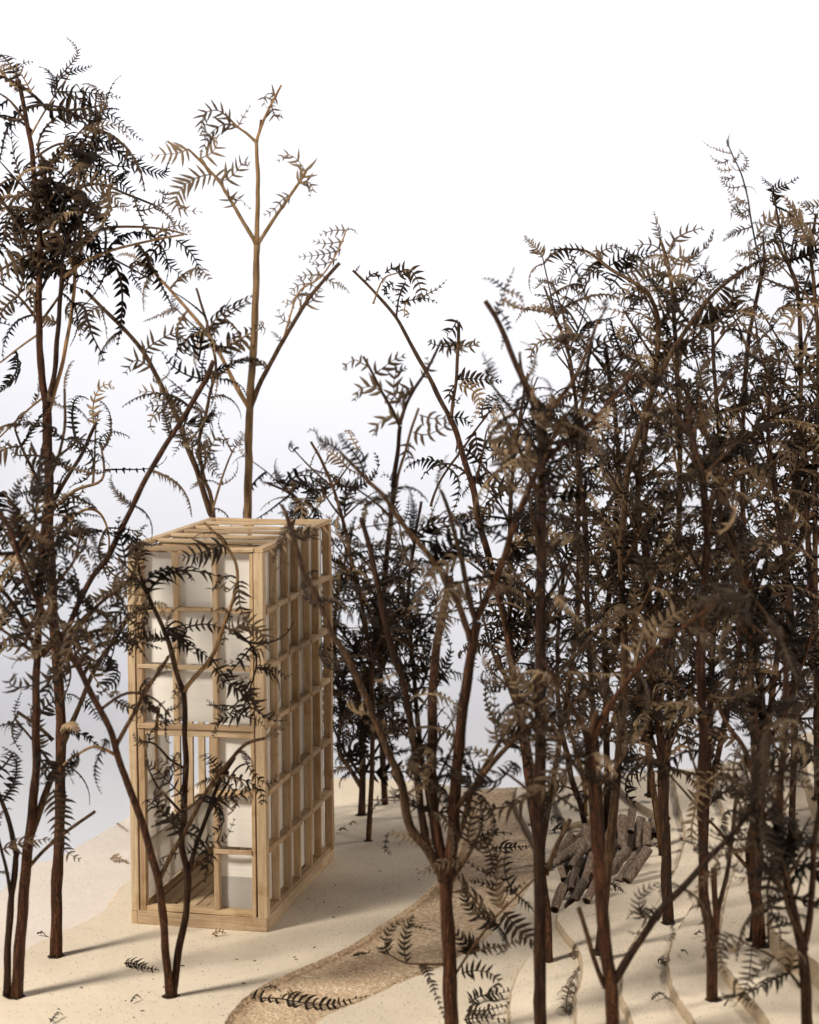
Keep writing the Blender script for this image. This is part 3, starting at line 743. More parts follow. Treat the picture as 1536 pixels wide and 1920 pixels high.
for f, pl in (([(335, 1600), (300, 1612), (318, 1640)], 12), ([(352, 1600), (380, 1580), (420, 1575), (440, 1535)], 14), ([(350, 1500), (320, 1470), (290, 1440), (272, 1430)], 18), ([(350, 1450), (320, 1432), (295, 1425)], 16), ([(400, 1600), (385, 1625), (360, 1612)], 14),
    ([(418, 1022), (395, 1030), (365, 1040), (345, 1045)], 30), ([(446, 1090), (425, 1110), (412, 1090), (425, 1075)], 14), ([(428, 1190), (455, 1170), (485, 1180), (492, 1210), (470, 1238), (420, 1240)], 22), ([(400, 1250), (425, 1280), (450, 1290), (460, 1270)], 20), ([(395, 1232), (440, 1290), (465, 1300), (445, 1340), (410, 1350), (400, 1380)], 22), ([(343, 1300), (330, 1290), (325, 1310)], 12)):
    t.frond(f, pl, 11, -3)
t.stem('branch', [(345, 1440), (320, 1425), (290, 1395), (262, 1390)], 6, 3, M_DRK, -2, (0.2, 9, 13), kinds=('curl', 'claw'))
t.stem('branch', [(346, 1530), (318, 1500), (295, 1475), (278, 1440)], 7, 3, M_DRK, -2, (0.1, 8, 14), kinds=('curl', 'claw'))
t.stem('branch', [(392, 1520), (420, 1480), (445, 1440), (470, 1430)], 6, 3, M_DRK, -2, (0.1, 8, 14), kinds=('curl', 'claw'))
t.stem('branch', [(420, 1176), (450, 1190), (480, 1230), (470, 1290), (430, 1330)], 5, 3, M_DRK, -2, (0.1, 8, 15), kinds=('curl', 'claw'))
t.stem('branch', [(308, 1182), (330, 1165), (350, 1180), (340, 1200)], 5, 3, M_DRK, -2, (0.1, 8, 14), kinds=('curl', 'claw'))
t.stem('branch', [(281, 1126), (262, 1090), (235, 1060), (215, 1045)], 5, 3, M_DRK, -4, (0.1, 7, 18))
t.stem('branch', [(290, 1140), (250, 1150), (215, 1190), (200, 1230)], 5, 3, M_DRK, -4, (0.1, 7, 18))
t.hole(20)

# ---- behind the tower
t = Tree('tall pale slender fern stem rising behind the tower, three-way forks, sparse curled leaves', (463, 1560), depth=1.10, seed=104)
t.stem('trunk', [(463, 1560), (464, 1200), (465, 968), (466, 860), (468, 768), (474, 680), (478, 600), (480, 530), (482, 458)], 15, 11, M_TAN)
t.stem('branch', [(482, 458), (483, 400), (484, 335), (481, 265)], 10, 7, M_TAN)
t.stem('branch', [(481, 265), (489, 240), (504, 205), (528, 159)], 7, 4, M_TAN)
t.stem('branch', [(487, 245), (489, 234), (490, 224)], 5, 5, M_MID)
t.stem('branch', [(481, 267), (463, 250), (446, 238), (428, 220), (414, 209)], 6, 3, M_TAN)
t.stem('branch', [(481, 460), (474, 445), (456, 415), (438, 385), (418, 350), (399, 326), (375, 300), (353, 279)], 8, 4, M_TAN)
t.stem('branch', [(483, 460), (490, 448), (508, 420), (525, 394), (542, 370), (558, 347), (575, 320)], 8, 5, M_TAN)
t.stem('branch', [(468, 768), (452, 740), (431, 700), (402, 645), (362, 592), (320, 545), (270, 492)], 9, 5, M_TAN, 6, (0.35, 12, 23))
t.stem('branch', [(469, 766), (490, 715), (515, 668), (530, 640), (560, 590), (590, 545), (637, 493)], 9, 6, M_MID, -4, (0.25, 12, 15), kinds=CLAW, keep=.7)
t.stem('branch', [(530, 640), (545, 590), (562, 545), (600, 520), (630, 478), (650, 430)], 4, 3, M_TAN, 4)
for f, pl in (([(446, 238), (414, 209), (385, 212), (378, 240), (390, 262)], 20), ([(446, 240), (425, 232), (400, 245), (388, 262), (378, 285)], 22), ([(446, 238), (458, 216), (470, 198)], 9), ([(353, 279), (335, 287), (310, 289), (284, 292)], 26), ([(372, 298), (395, 288), (408, 268), (400, 250)], 22),
    ([(399, 326), (370, 333), (345, 348), (330, 372), (338, 392), (380, 397)], 25), ([(401, 328), (420, 338), (440, 325), (455, 306), (468, 306)], 24), ([(440, 390), (428, 370), (448, 372), (470, 392)], 18), ([(558, 347), (572, 325), (560, 302), (540, 290), (522, 302)], 24), ([(545, 366), (530, 374), (512, 395), (496, 403)], 16), ([(560, 345), (575, 340), (586, 352), (580, 368)], 16), ([(520, 178), (502, 176), (495, 190), (505, 210)], 16), ([(510, 200), (516, 218), (528, 218)], 14), ([(520, 180), (508, 190), (515, 215)], 12),
    ([(650, 432), (625, 432), (600, 441)], 13), ([(645, 452), (612, 457), (588, 452)], 14), ([(640, 468), (605, 477), (560, 482)], 14), ([(632, 486), (600, 497), (580, 490)], 13), ([(604, 516), (575, 516), (558, 526)], 14), ([(590, 530), (560, 535), (545, 550)], 14), ([(562, 550), (545, 570), (530, 565)], 12), ([(650, 430), (662, 430), (672, 440)], 5), ([(560, 580), (590, 560), (600, 540)], 18), ([(548, 605), (530, 600), (522, 580)], 14)):
    t.frond(f, pl, 11, 0)

t = Tree('thin leaning fern stem behind the tower, bending left across the white backdrop', (440, 1575), depth=1.085, seed=105)
t.stem('trunk', [(440, 1575), (425, 1300), (402, 1000), (393, 960), (375, 900), (352, 840), (335, 790), (315, 745), (290, 700), (268, 660), (235, 620), (200, 585), (160, 545)], 13, 7, M_MID, -30, (0.62, 14, 20), keep=.9)
t.auto(0, 940, 760, 2, 60, 110, 5, M_MID, (0.2, 11, 17), keep=.8)
t.stem('branch', [(396, 965), (410, 920), (425, 870), (440, 840)], 5, 3, M_TAN, 0, (0.1, 12, 15), kinds=('claw', 'tail'), keep=.7)
for f, pl in (([(268, 660), (295, 640), (330, 625), (355, 650)], 20), ([(285, 690), (255, 675), (235, 700)], 22), ([(320, 745), (290, 735), (262, 735)], 20), ([(330, 770), (300, 760), (275, 765)], 18), ([(365, 850), (390, 845), (410, 820), (440, 850)], 20)): t.frond(f, pl, 11, 0)

t = Tree('leafy fern stem with dark curled crown just left of the tall pale one', (415, 1590), depth=1.07, seed=106)
t.stem('trunk', [(415, 1590), (412, 1200), (400, 960), (382, 895), (374, 830), (392, 750), (404, 690), (392, 620), (368, 540)], 8, 4, M_MID, 10, (0.68, 9, 20))
t.auto(0, 760, 600, 2, 50, 90, 5, M_MID, (0.1, 9, 20))

# ---- middle background
t = Tree('bushy low fern clump at the back of the board right of the tower', (678, 1528), seed=107)
t.stem('trunk', [(678, 1528), (680, 1440), (678, 1380), (690, 1300), (700, 1220), (705, 1130)], 14, 8, M_DRK, 10)
t.stem('branch', [(679, 1480), (655, 1440), (634, 1405), (640, 1330), (630, 1250), (628, 1150), (645, 1060), (660, 1000)], 9, 5, M_MID, 10, (0.1, 8, 19))
t.auto(0, 1480, 1150, 7, 110, 190, 7, M_DRK, (0.1, 7.5, 19), ang=(20, 45))
t.auto(1, 1380, 1100, 4, 60, 120, 5, M_MID, (0.1, 8, 18))
t.frond([(640, 1425), (655, 1412), (675, 1412), (700, 1425)], 22, 9)
t.frond([(690, 1500), (720, 1500), (760, 1502)], 8, 14)
t.hole(14)

t = Tree('slim fern stem with two forked tops behind the clump right of the tower', (722, 1508), seed=108)
t.stem('trunk', [(722, 1508), (716, 1400), (712, 1250), (720, 1100), (735, 944), (742, 870), (750, 798)], 13, 8, M_RED, 10)
t.stem('branch', [(750, 798), (733, 765), (715, 733), (698, 700), (681, 668)], 7, 4, M_MID)
t.stem('branch', [(750, 796), (761, 760), (778, 728), (795, 702), (812, 672), (829, 637)], 7, 4, M_MID)
t.stem('branch', [(738, 940), (750, 880), (767, 819), (785, 765)], 6, 5, M_TAN, 5)
for f, pl in (([(695, 690), (680, 682), (665, 675), (648, 685), (645, 692)], 16), ([(700, 702), (718, 690), (738, 675), (757, 668)], 22), ([(718, 738), (700, 725), (675, 730), (665, 750)], 22), ([(722, 742), (738, 752), (757, 765)], 10), ([(760, 765), (740, 740), (742, 700), (760, 690)], 22), ([(778, 728), (762, 730), (748, 750)], 20), ([(790, 710), (805, 690), (800, 670)], 14), ([(829, 640), (845, 655), (870, 652), (898, 645)], 18), ([(752, 795), (730, 780), (705, 800), (702, 815)], 20), ([(787, 778), (815, 785), (850, 782)], 20), ([(775, 810), (800, 815), (835, 800), (850, 790)], 22), ([(770, 830), (765, 850), (770, 870)], 16)): t.frond(f, pl, 13, 0, w=.18)
t.auto(0, 1300, 950, 4, 90, 160, 6, M_MID, (0.15, 9, 18))

t = Tree('long fern stem leaning up-left with a bare blunt tip against the white', (1031, 1823), seed=109)
t.stem('trunk', [(1031, 1823), (1027, 1740), (1020, 1660), (1005, 1560), (985, 1420), (966, 1290), (947, 1165), (920, 1060), (897, 968), (884, 905), (868, 851), (857, 815), (845, 785)], 16, 10, M_RED, 60)
t.stem('branch', [(845, 785), (822, 740), (798, 694), (770, 645), (743, 595), (705, 550), (662, 507)], 10, 5, M_MID, 10)
t.stem('branch', [(845, 785), (850, 755), (855, 715), (858, 660), (860, 603)], 7, 6, M_MID, 4)
t.stem('branch', [(808, 950), (825, 900), (868, 842), (892, 806), (915, 775)], 5, 4, M_MID, 6, (0.1, 11, 18), kinds=CLAW, d0=.99, keep=.7)
t.stem('branch', [(700, 570), (718, 525), (745, 512), (778, 505)], 4, 2, M_TAN)
t.stem('branch', [(743, 595), (748, 560), (760, 530)], 4, 2, M_DRK)
for f, pl in (([(685, 527), (700, 513), (712, 518), (735, 540), (748, 548)], 10), ([(745, 512), (765, 505), (780, 520), (790, 548), (784, 565)], 17), ([(760, 530), (750, 550), (746, 585)], 12), ([(784, 562), (800, 552), (822, 540), (838, 524)], 7), ([(750, 566), (775, 562), (800, 560), (820, 568)], 9), ([(763, 560), (758, 585), (765, 595)], 12), ([(722, 512), (740, 502), (755, 515), (760, 530)], 9), ([(665, 512), (670, 504), (676, 496)], 4), ([(738, 530), (720, 545), (745, 575)], 9),
    ([(858, 600), (852, 610), (845, 622), (838, 625)], 18), ([(855, 640), (838, 650), (812, 645), (805, 640)], 14), ([(857, 645), (880, 650), (898, 640)], 16), ([(857, 712), (880, 710), (910, 712), (940, 715)], 20), ([(855, 720), (842, 740), (855, 755), (865, 740)], 12), ([(860, 720), (890, 735), (900, 760), (885, 790)], 16), ([(850, 782), (870, 785), (885, 800)], 14), ([(892, 810), (895, 840), (905, 868)], 20)): t.frond(f, pl, 9, 0, w=.18)
t.stem('branch', [(966, 1290), (930, 1240), (905, 1150), (900, 1080)], 6, 4, M_MID, 20, (0.2, 9, 18))
t.auto(0, 1250, 900, 5, 90, 150, 6, M_MID, (0.15, 9, 19))
t.hole(15)

# ---- centre foreground
t = Tree('thick multi-stemmed fern in front centre, arms spreading over the sand path', (848, 1965), seed=110)
t.stem('trunk', [(848, 1965), (847, 1900), (843, 1800), (838, 1700), (836, 1640), (818, 1560), (812, 1480), (809, 1420), (810, 1370)], 30, 17, M_RED, 8)
t.stem('branch', [(809, 1460), (810, 1370), (812, 1290), (819, 1212), (830, 1150), (844, 1084)], 18, 12, M_RED, 50)
t.stem('branch', [(832, 1650), (800, 1590), (770, 1553), (756, 1480), (742, 1440), (729, 1415), (691, 1319), (651, 1231), (622, 1187), (590, 1110), (572, 1081), (555, 1020), (540, 970), (528, 946)], 17, 6, M_MID, -20, (0.45, 15, 21), keep=.8)
t.stem('branch', [(840, 1640), (850, 1560), (853, 1500), (860, 1400), (872, 1306), (882, 1240), (894, 1166)], 22, 16, M_RED, -10)
t.stem('branch', [(894, 1160), (915, 1115), (935, 1075), (963, 994), (994, 909), (1018, 869), (1060, 830), (1111, 791), (1150, 745), (1185, 700)], 14, 8, M_RED, -15, (0.45, 11, 21))
t.stem('branch', [(893, 1162), (882, 1134), (870, 1070), (860, 1025), (845, 965), (826, 919)], 12, 6, M_MID, -15, (0.3, 10, 19), kinds=CLAW)
t.stem('branch', [(884, 1200), (850, 1110), (816, 1056), (780, 1010), (747, 969), (720, 930), (694, 906), (665, 875), (638, 847)], 12, 6, M_MID, -15, (0.35, 11, 20))
t.stem('branch', [(800, 1590), (782, 1450), (763, 1306), (740, 1230), (722, 1166), (704, 1075), (690, 1010), (679, 970)], 14, 9, M_DRK, 10, (0.35, 11, 19), keep=.85)
t.stem('branch', [(852, 1520), (900, 1460), (940, 1410), (985, 1370), (1020, 1350)], 13, 6, M_MID, -15, (0.2, 10, 17), kinds=CLAW)
t.stem('branch', [(844, 1600), (870, 1540), (887, 1480), (930, 1400), (975, 1330), (1010, 1250)], 13, 6, M_MID, -10, (0.3, 10, 17), keep=.8)
t.stem('branch', [(844, 1655), (880, 1600), (900, 1560)], 9, 5, M_MID, -5, (0.4, 8, 16))
t.stem('branch', [(855, 1825), (880, 1785), (920, 1730), (960, 1690), (1010, 1640)], 6, 4, M_MID, 5, (0.2, 11, 17), kinds=('teeth', 'claw'))
t.stem('branch', [(845, 1808), (800, 1808), (760, 1805), (730, 1790)], 5, 3, M_MID, -4)
for f, pl in (([(730, 1790), (722, 1770), (735, 1740), (765, 1722)], 14), ([(762, 1806), (758, 1770), (765, 1735), (775, 1718)], 14), ([(765, 1735), (785, 1738), (815, 1745)], 8), ([(790, 1806), (805, 1830), (820, 1870), (835, 1915)], 12), ([(865, 1825), (890, 1820), (920, 1825), (935, 1845), (912, 1865)], 16), ([(820, 1590), (800, 1570), (765, 1570), (728, 1560)], 18), ([(728, 1562), (722, 1590), (735, 1602)], 8), ([(893, 1785), (875, 1770), (850, 1745)], 22), ([(893, 1785), (905, 1780), (915, 1770)], 16), ([(945, 1705), (930, 1670), (935, 1620), (925, 1590)], 18), ([(930, 1660), (900, 1655), (880, 1652)], 10), ([(940, 1670), (960, 1670), (985, 1655)], 10), ([(945, 1710), (970, 1740), (1000, 1765), (1010, 1770)], 24), ([(940, 1735), (900, 1720), (875, 1690), (870, 1660)], 20), ([(920, 1600), (905, 1575), (880, 1590)], 16), ([(920, 1600), (918, 1640), (870, 1612)], 14)): t.frond(f, pl, 9, 2, w=.2)
t.auto(0, 1560, 1400, 3, 80, 130, 7, M_MID, (0.2, 9, 17), kinds=CLAW); t.auto(4, 1060, 760, 3, 80, 130, 6, M_MID, (0.15, 9, 19))

t = Tree('straight thick dark fern trunk in front right of centre, bare up to its fork', (1014, 1985), seed=111)
t.stem('trunk', [(1014, 1985), (1013, 1880), (1012, 1700), (1012, 1500), (1013, 1300), (1014, 1100), (1016, 950), (1016, 850), (1013, 785)], 28, 18, M_DRK, -4)
t.stem('branch', [(1013, 790), (985, 720), (965, 675), (946, 627), (930, 595), (910, 564)], 12, 9, M_DRK, -6)
t.stem('branch', [(1014, 800), (1040, 760), (1075, 715), (1102, 659), (1117, 614), (1130, 590)], 11, 5, M_MID, -8, (0.2, 11, 21), kinds=CLAW)
t.stem('branch', [(1014, 790), (1000, 740), (980, 700), (975, 660)], 8, 5, M_MID, -10, (0.6, 9, 17))
t.stem('branch', [(1024, 1640), (1040, 1595), (1069, 1536)], 9, 9, M_MID, -2)
t.stem('branch', [(1000, 1480), (990, 1400), (960, 1300), (930, 1230)], 12, 7, M_MID, 15, (0.35, 10, 18), keep=.8, d0=.80)
for f, pl in (([(928, 590), (940, 560), (955, 525), (965, 500)], 8), ([(946, 545), (925, 525), (903, 522)], 8), ([(948, 545), (975, 555), (984, 580)], 8), ([(940, 562), (965, 572), (985, 582)], 10), ([(934, 580), (950, 600), (955, 615), (945, 618)], 8), ([(946, 630), (940, 655)], 5)): t.frond(f, pl, 9, 0, w=.3)
t.auto(0, 1330, 830, 6, 110, 200, 9, M_MID, (0.2, 10, 20)); t.auto(0, 1500, 1330, 3, 80, 140, 7, M_MID, (0.2, 9, 18), kinds=CLAW)

t = Tree('foreground fern splitting into a low wide Y at the bottom edge', (1146, 2030), seed=112)
t.stem('trunk', [(1146, 2030), (1146, 1960), (1147, 1900), (1144, 1842), (1136, 1780), (1129, 1721), (1123, 1650), (1120, 1595), (1112, 1500), (1106, 1402)], 28, 20, M_RED, -6)
t.stem('branch', [(1147, 1850), (1158, 1832), (1200, 1765), (1240, 1706), (1280, 1665), (1322, 1618), (1366, 1573), (1400, 1530), (1425, 1480)], 16, 8, M_DRK, -16, (0.35, 11, 16), kinds=CLAW)
t.stem('branch', [(1135, 1850), (1126, 1830), (1105, 1765), (1085, 1702)], 11, 10, M_MID, -4)
t.stem('branch', [(1106, 1402), (1095, 1370), (1087, 1351), (1070, 1320), (1040, 1270), (1015, 1235)], 14, 6, M_RED, -10, (0.3, 10, 17))
t.stem('branch', [(1107, 1400), (1125, 1352), (1146, 1320), (1181, 1273), (1212, 1233), (1262, 1190), (1316, 1152), (1350, 1120)], 14, 7, M_RED, -20, (0.3, 11, 18), kinds=CLAW)
t.stem('branch', [(1106, 1385), (1112, 1358), (1121, 1332)], 11, 10, M_MID, -4)
t.stem('branch', [(1110, 1480), (1070, 1420), (1030, 1350), (1000, 1310)], 8, 4, M_MID, -8, (0.3, 10, 15))
t.auto(0, 1560, 1410, 3, 90, 150, 8, M_MID, (0.2, 10, 17), kinds=CLAW)
t.frond([(1240, 1712), (1205, 1720), (1200, 1680), (1235, 1655)], 20, 9, -3)
t.frond([(1215, 1745), (1190, 1750), (1178, 1745)], 6, 10)

# ---- right-hand thicket
def rt(label, base, z, seed): return Tree(label, base, z, seed=seed)
t = rt('straight dark stem standing just right of the stacked logs', (1253, 1731), TZ[3], 113)
t.stem('trunk', [(1253, 1731), (1250, 1660), (1249, 1600), (1243, 1500), (1242, 1414), (1232, 1340), (1222, 1250), (1216, 1150), (1212, 1060), (1210, 980)], 19, 13, M_DRK, 20)
t.stem('branch', [(1243, 1412), (1256, 1381), (1280, 1344), (1300, 1290)], 11, 6, M_MID, 8, (0.4, 9, 17))
t.stem('branch', [(1240, 1430), (1228, 1400), (1200, 1375), (1148, 1330), (1120, 1290)], 10, 6, M_MID, -4, (0.45, 9, 16))
t.stem('branch', [(1236, 1360), (1215, 1315), (1195, 1260)], 8, 5, M_MID, 0, (0.3, 9, 17))
t.auto(0, 1460, 1000, 10, 110, 190, 8, M_MID, (0.12, 8, 20)); t.hole(17)
t = rt('reddish stem beside a cut stub, standing before the logs to the lower right', (1338, 1875), TZ[4], 114)
t.stem('trunk', [(1338, 1875), (1336, 1815), (1332, 1753), (1322, 1680), (1319, 1600), (1316, 1500), (1319, 1367), (1315, 1250), (1320, 1109), (1328, 993), (1316, 896), (1300, 830), (1290, 760)], 20, 12, M_RED, 10)
t.stem('branch', [(1342, 1750), (1342, 1690), (1338, 1628)], 13, 12, M_RED, 0)
t.stem('branch', [(1340, 1765), (1346, 1712), (1363, 1642), (1376, 1532), (1385, 1480)], 11, 7, M_MID, 5, (0.7, 9, 16))
t.auto(0, 1250, 800, 7, 110, 200, 8, M_MID, (0.12, 8.5, 20)); t.auto(0, 1560, 1280, 4, 80, 140, 6, M_MID, (0.2, 9, 18), kinds=CLAW, keep=0.75); t.hole(19)
t = rt('thick reddish stem with many low arms, second from the right edge', (1426, 1774), TZ[5], 115)
t.stem('trunk', [(1426, 1774), (1422, 1710), (1414, 1650), (1410, 1600), (1418, 1530), (1420, 1461), (1418, 1400), (1412, 1320), (1405, 1200), (1400, 1080), (1392, 960)], 24, 12, M_RED, 15)
t.stem('branch', [(1421, 1440), (1440, 1400), (1470, 1330), (1500, 1262), (1520, 1190)], 12, 7, M_RED, 5, (0.4, 9, 18))
t.stem('branch', [(1419, 1470), (1394, 1402), (1364, 1360), (1336, 1309), (1310, 1270)], 12, 6, M_MID, 0, (0.4, 9, 18))
t.stem('branch', [(1412, 1640), (1380, 1600), (1350, 1560), (1325, 1535)], 9, 6, M_MID, -8, (0.6, 9, 12))
t.stem('branch', [(1414, 1330), (1395, 1290), (1385, 1200), (1375, 1100), (1370, 1000)], 11, 6, M_RED, 8, (0.3, 9, 20))
t.auto(0, 1330, 990, 6, 110, 200, 8, M_MID, (0.12, 8.5, 20)); t.auto(0, 1600, 1350, 4, 80, 140, 6, M_MID, (0.2, 9, 18), kinds=CLAW, keep=0.75); t.hole(22)
t = rt('dark branching stem leaving the picture at the lower right corner', (1514, 1935), TZ[5], 116)
t.stem('trunk', [(1514, 1935), (1510, 1850), (1505, 1785), (1490, 1720), (1477, 1658), (1465, 1600), (1462, 1500), (1470, 1400), (1474, 1250), (1480, 1100)], 22, 11, M_DRK, -6)
t.stem('branch', [(1507, 1780), (1518, 1721), (1524, 1640), (1528, 1563), (1540, 1500)], 15, 10, M_RED, 0)
t.stem('branch', [(1500, 1850), (1460, 1800), (1410, 1775), (1372, 1752)], 7, 3, M_MID, -12, (0.2, 9, 17), kinds=CLAW)
t.stem('branch', [(1500, 1760), (1480, 1710), (1465, 1660), (1430, 1620)], 8, 5, M_MID, -12, (0.2, 9, 17))
t.stem('branch', [(1478, 1660), (1440, 1610), (1400, 1595), (1350, 1590)], 7, 4, M_MID, -12, (0.3, 9, 17))
t.stem('branch', [(1466, 1600), (1440, 1560), (1425, 1500)], 7, 4, M_MID, -14, (0.2, 9, 17))
t.auto(0, 1760, 1500, 4, 90, 150, 7, M_MID, (0.2, 9, 18)); t.auto(0, 1500, 1150, 4, 110, 180, 7, M_MID, (0.12, 9, 19))
t.frond([(1372, 1752), (1355, 1770), (1352, 1800), (1362, 1830)], 18, 9); t.frond([(1410, 1776), (1405, 1830), (1395, 1870), (1420, 1890)], 16, 9)
t = rt('slender stem standing farther back on the upper terrace, right of the logs', (1219, 1489), TZ[3], 117)
t.stem('trunk', [(1219, 1489), (1219, 1390), (1222, 1300), (1223, 1200), (1215, 1080), (1200, 960), (1190, 850)], 12, 8, M_RED, 20)
t.auto(0, 1300, 850, 7, 100, 170, 6, M_MID, (0.12, 8.5, 19)); t.hole(12)
t = rt('speckled upright stem rising from the middle of the stacked logs', (1137, 1570), TZ[1], 118)
t.stem('trunk', [(1137, 1570), (1139, 1510), (1140, 1461), (1137, 1344), (1137, 1273), (1134, 1187), (1146, 1090), (1157, 954), (1160, 850), (1150, 750), (1135, 650)], 14, 8, M_DRK, 15)
t.auto(0, 1420, 680, 11, 90, 170, 7, M_MID, (0.12, 8.5, 20))
t = rt('thin curved twin stem rising left of the stacked logs', (1100, 1545), TZ[1], 119)
t.stem('trunk', [(1100, 1545), (1090, 1510), (1080, 1484), (1070, 1450), (1064, 1414), (1056, 1380), (1050, 1340), (1045, 1250), (1050, 1150), (1060, 1050)], 12, 7, M_DRK, 10)
t.stem('branch', [(1099, 1530), (1095, 1470), (1078, 1402), (1066, 1350), (1070, 1250), (1085, 1150), (1095, 1050)], 9, 6, M_TAN, 8, (0.5, 9, 18))
t.stem('branch', [(1082, 1486), (1095, 1482), (1105, 1468)], 5, 4, M_MID)
t.stem('branch', [(1078, 1482), (1060, 1475), (1035, 1476)], 4, 3, M_DRK, -4)
t.frond([(1060, 1475), (1045, 1474), (1032, 1476)], 20, 8)
t.auto(0, 1330, 1080, 4, 80, 150, 6, M_MID, (0.12, 9, 18))
t = rt('dark upright stem cut by the right edge of the picture', (1545, 1560), TZ[6], 120)
t.stem('trunk', [(1545, 1560), (1537, 1484), (1531, 1367), (1534, 1270), (1525, 1150), (1515, 1000), (1510, 880), (1500, 760)], 14, 9, M_DRK, 0)
t.stem('branch', [(1534, 1300), (1500, 1325), (1480, 1345)], 5, 3, M_MID, 0)
t.frond([(1530, 1310), (1505, 1318), (1485, 1330)], 30, 10); t.frond([(1525, 1420), (1490, 1412), (1450, 1416)], 26, 9)
t.auto(0, 1250, 780, 8, 110, 190, 7, M_MID, (0.12, 8.5, 20))
# thicket trees whose feet are hidden among the others
def bg(label, u, z, depth, seed, path, w0, w1, m, autos, extra=(), fr_=()):
    autos = list(autos)+[(1400, 1150, 2, 70, 130, 5, m, (0.15, 9, 18))]
    t = Tree(label, (u, 1500), z, depth=depth, seed=seed)
    # ground pixel of the foot
    t.stem('trunk', [(u, V0+F*(HC-z)/depth)]+path, w0, w1, m, 10)
    for a in extra: t.stem(*a[0], **a[1])
    for a in autos: t.auto(0, *a)
    t.hole(w0)
    for f in fr_: t.frond(*f)
    return t
bg('thin rust-coloured stem topped by a tall narrow spire of leaves at upper right', 1320, TZ[5], 1.05, 121, [(1388, 1200), (1392, 900), (1399, 685), (1416, 576), (1429, 512), (1433, 480), (1431, 440)], 11, 4, M_RED, [(1000, 620, 5, 90, 160, 6, M_MID, (0.12, 9, 20))],
   [(('branch', [(1396, 720), (1405, 640), (1418, 560), (1424, 500), (1410, 419), (1402, 370), (1390, 325), (1376, 295), (1366, 272)], 4, 2, M_DRK, 0, (0.35, 8, 12)), dict(kinds=('curl', 'tail', 'teeth')))],
   [([(1366, 300), (1350, 306), (1332, 292)], 7, 6), ([(1372, 318), (1355, 320), (1344, 314)], 7, 6), ([(1378, 332), (1362, 336), (1350, 332)], 8, 6), ([(1388, 350), (1370, 352), (1358, 344), (1352, 338)], 8, 6), ([(1398, 375), (1384, 378), (1374, 366), (1364, 356)], 8, 6), ([(1404, 392), (1390, 400), (1378, 392), (1366, 372)], 9, 6), ([(1405, 402), (1394, 408), (1386, 400), (1384, 388)], 7, 5), ([(1375, 305), (1382, 296), (1385, 288)], 6, 5), ([(1412, 425), (1388, 432), (1370, 440), (1356, 452)], 10, 6), ([(1418, 440), (1440, 446), (1450, 430)], 9, 7), ([(1424, 470), (1400, 480), (1380, 470)], 12, 7), ([(1426, 500), (1450, 510), (1470, 496), (1480, 480)], 9, 6), ([(1366, 275), (1362, 262)], 4, 5)])
bg('pale tan stem with a leafy plume reaching highest in the middle of the thicket', 1246, TZ[4], 1.06, 122, [(1262, 1200), (1275, 900), (1270, 700), (1262, 560), (1249, 482), (1237, 445)], 12, 5, M_MID, [(1100, 520, 8, 90, 170, 6, M_TAN, (0.1, 9, 21))],
   [(('branch', [(1252, 490), (1262, 452), (1285, 438), (1312, 428)], 3, 2, M_TAN, 0), {})],
   [([(1256, 470), (1270, 447), (1292, 434), (1318, 428)], 20, 13), ([(1242, 470), (1225, 460), (1205, 458), (1195, 462)], 18, 12), ([(1258, 500), (1280, 480), (1295, 500), (1310, 515)], 20, 13), ([(1262, 540), (1240, 530), (1215, 540)], 20, 12)])
bg('olive brown stem arching left to a long bare-tipped plume', 1243, TZ[2], 1.02, 123, [(1192, 1200), (1200, 900), (1235, 640), (1222, 560), (1190, 530), (1147, 505), (1118, 482), (1095, 469), (1060, 467), (1032, 469)], 12, 3, M_MID, [(1000, 560, 6, 90, 170, 6, M_MID, (0.1, 9, 21))],
   [(('branch', [(1215, 548), (1180, 524), (1147, 505), (1118, 484), (1095, 470)], 3, 2, M_TAN, -2, (0.1, 9, 22)), dict(kinds=('claw',)))],
   [([(1100, 472), (1065, 466), (1032, 470)], 12, 10), ([(1118, 478), (1140, 466), (1165, 465)], 14, 9), ([(1140, 500), (1170, 485), (1200, 478), (1228, 474)], 18, 9), ([(1165, 516), (1200, 505), (1240, 500), (1265, 484)], 20, 9), ([(1130, 496), (1110, 510), (1090, 530)], 20, 10), ([(1160, 515), (1150, 530), (1130, 545)], 20, 10), ([(1185, 530), (1175, 548), (1160, 560)], 18, 10), ([(1080, 480), (1068, 500), (1052, 510), (1050, 530)], 10, 7)])
bg('slim stem with thin feathery leaves at the left shoulder of the thicket', 1012, TZ[1], 1.04, 124, [(1078, 1200), (1084, 950), (1080, 750), (1061, 644), (1040, 590), (1020, 537)], 10, 4, M_MID, [(1100, 580, 8, 80, 150, 5, M_MID, (0.1, 8.5, 20))])
bg('tall brown stem beneath the spire, leafing widely towards the right edge', 1414, TZ[6], 1.00, 125, [(1462, 1200), (1478, 1000), (1500, 800), (1500, 587), (1485, 512), (1465, 470), (1451, 437)], 12, 5, M_MID, [(1100, 480, 9, 100, 170, 6, M_MID, (0.1, 9, 22))])
bg('brown stem with drooping plumes high at the right border', 1532, TZ[7], 0.99, 126, [(1530, 1200), (1528, 900), (1535, 700), (1528, 550), (1520, 470), (1530, 400)], 12, 5, M_MID, [(1100, 430, 8, 90, 150, 6, M_MID, (0.1, 9, 22))], (),
   [([(1420, 436), (1440, 416), (1475, 408), (1510, 425), (1545, 445)], 18, 12), ([(1490, 425), (1482, 400), (1480, 375)], 8, 8), ([(1535, 410), (1515, 390), (1508, 378)], 10, 8), ([(1430, 500), (1450, 480), (1480, 470), (1520, 476)], 18, 12), ([(1528, 560), (1500, 590), (1480, 600), (1455, 640)], 24, 13)])
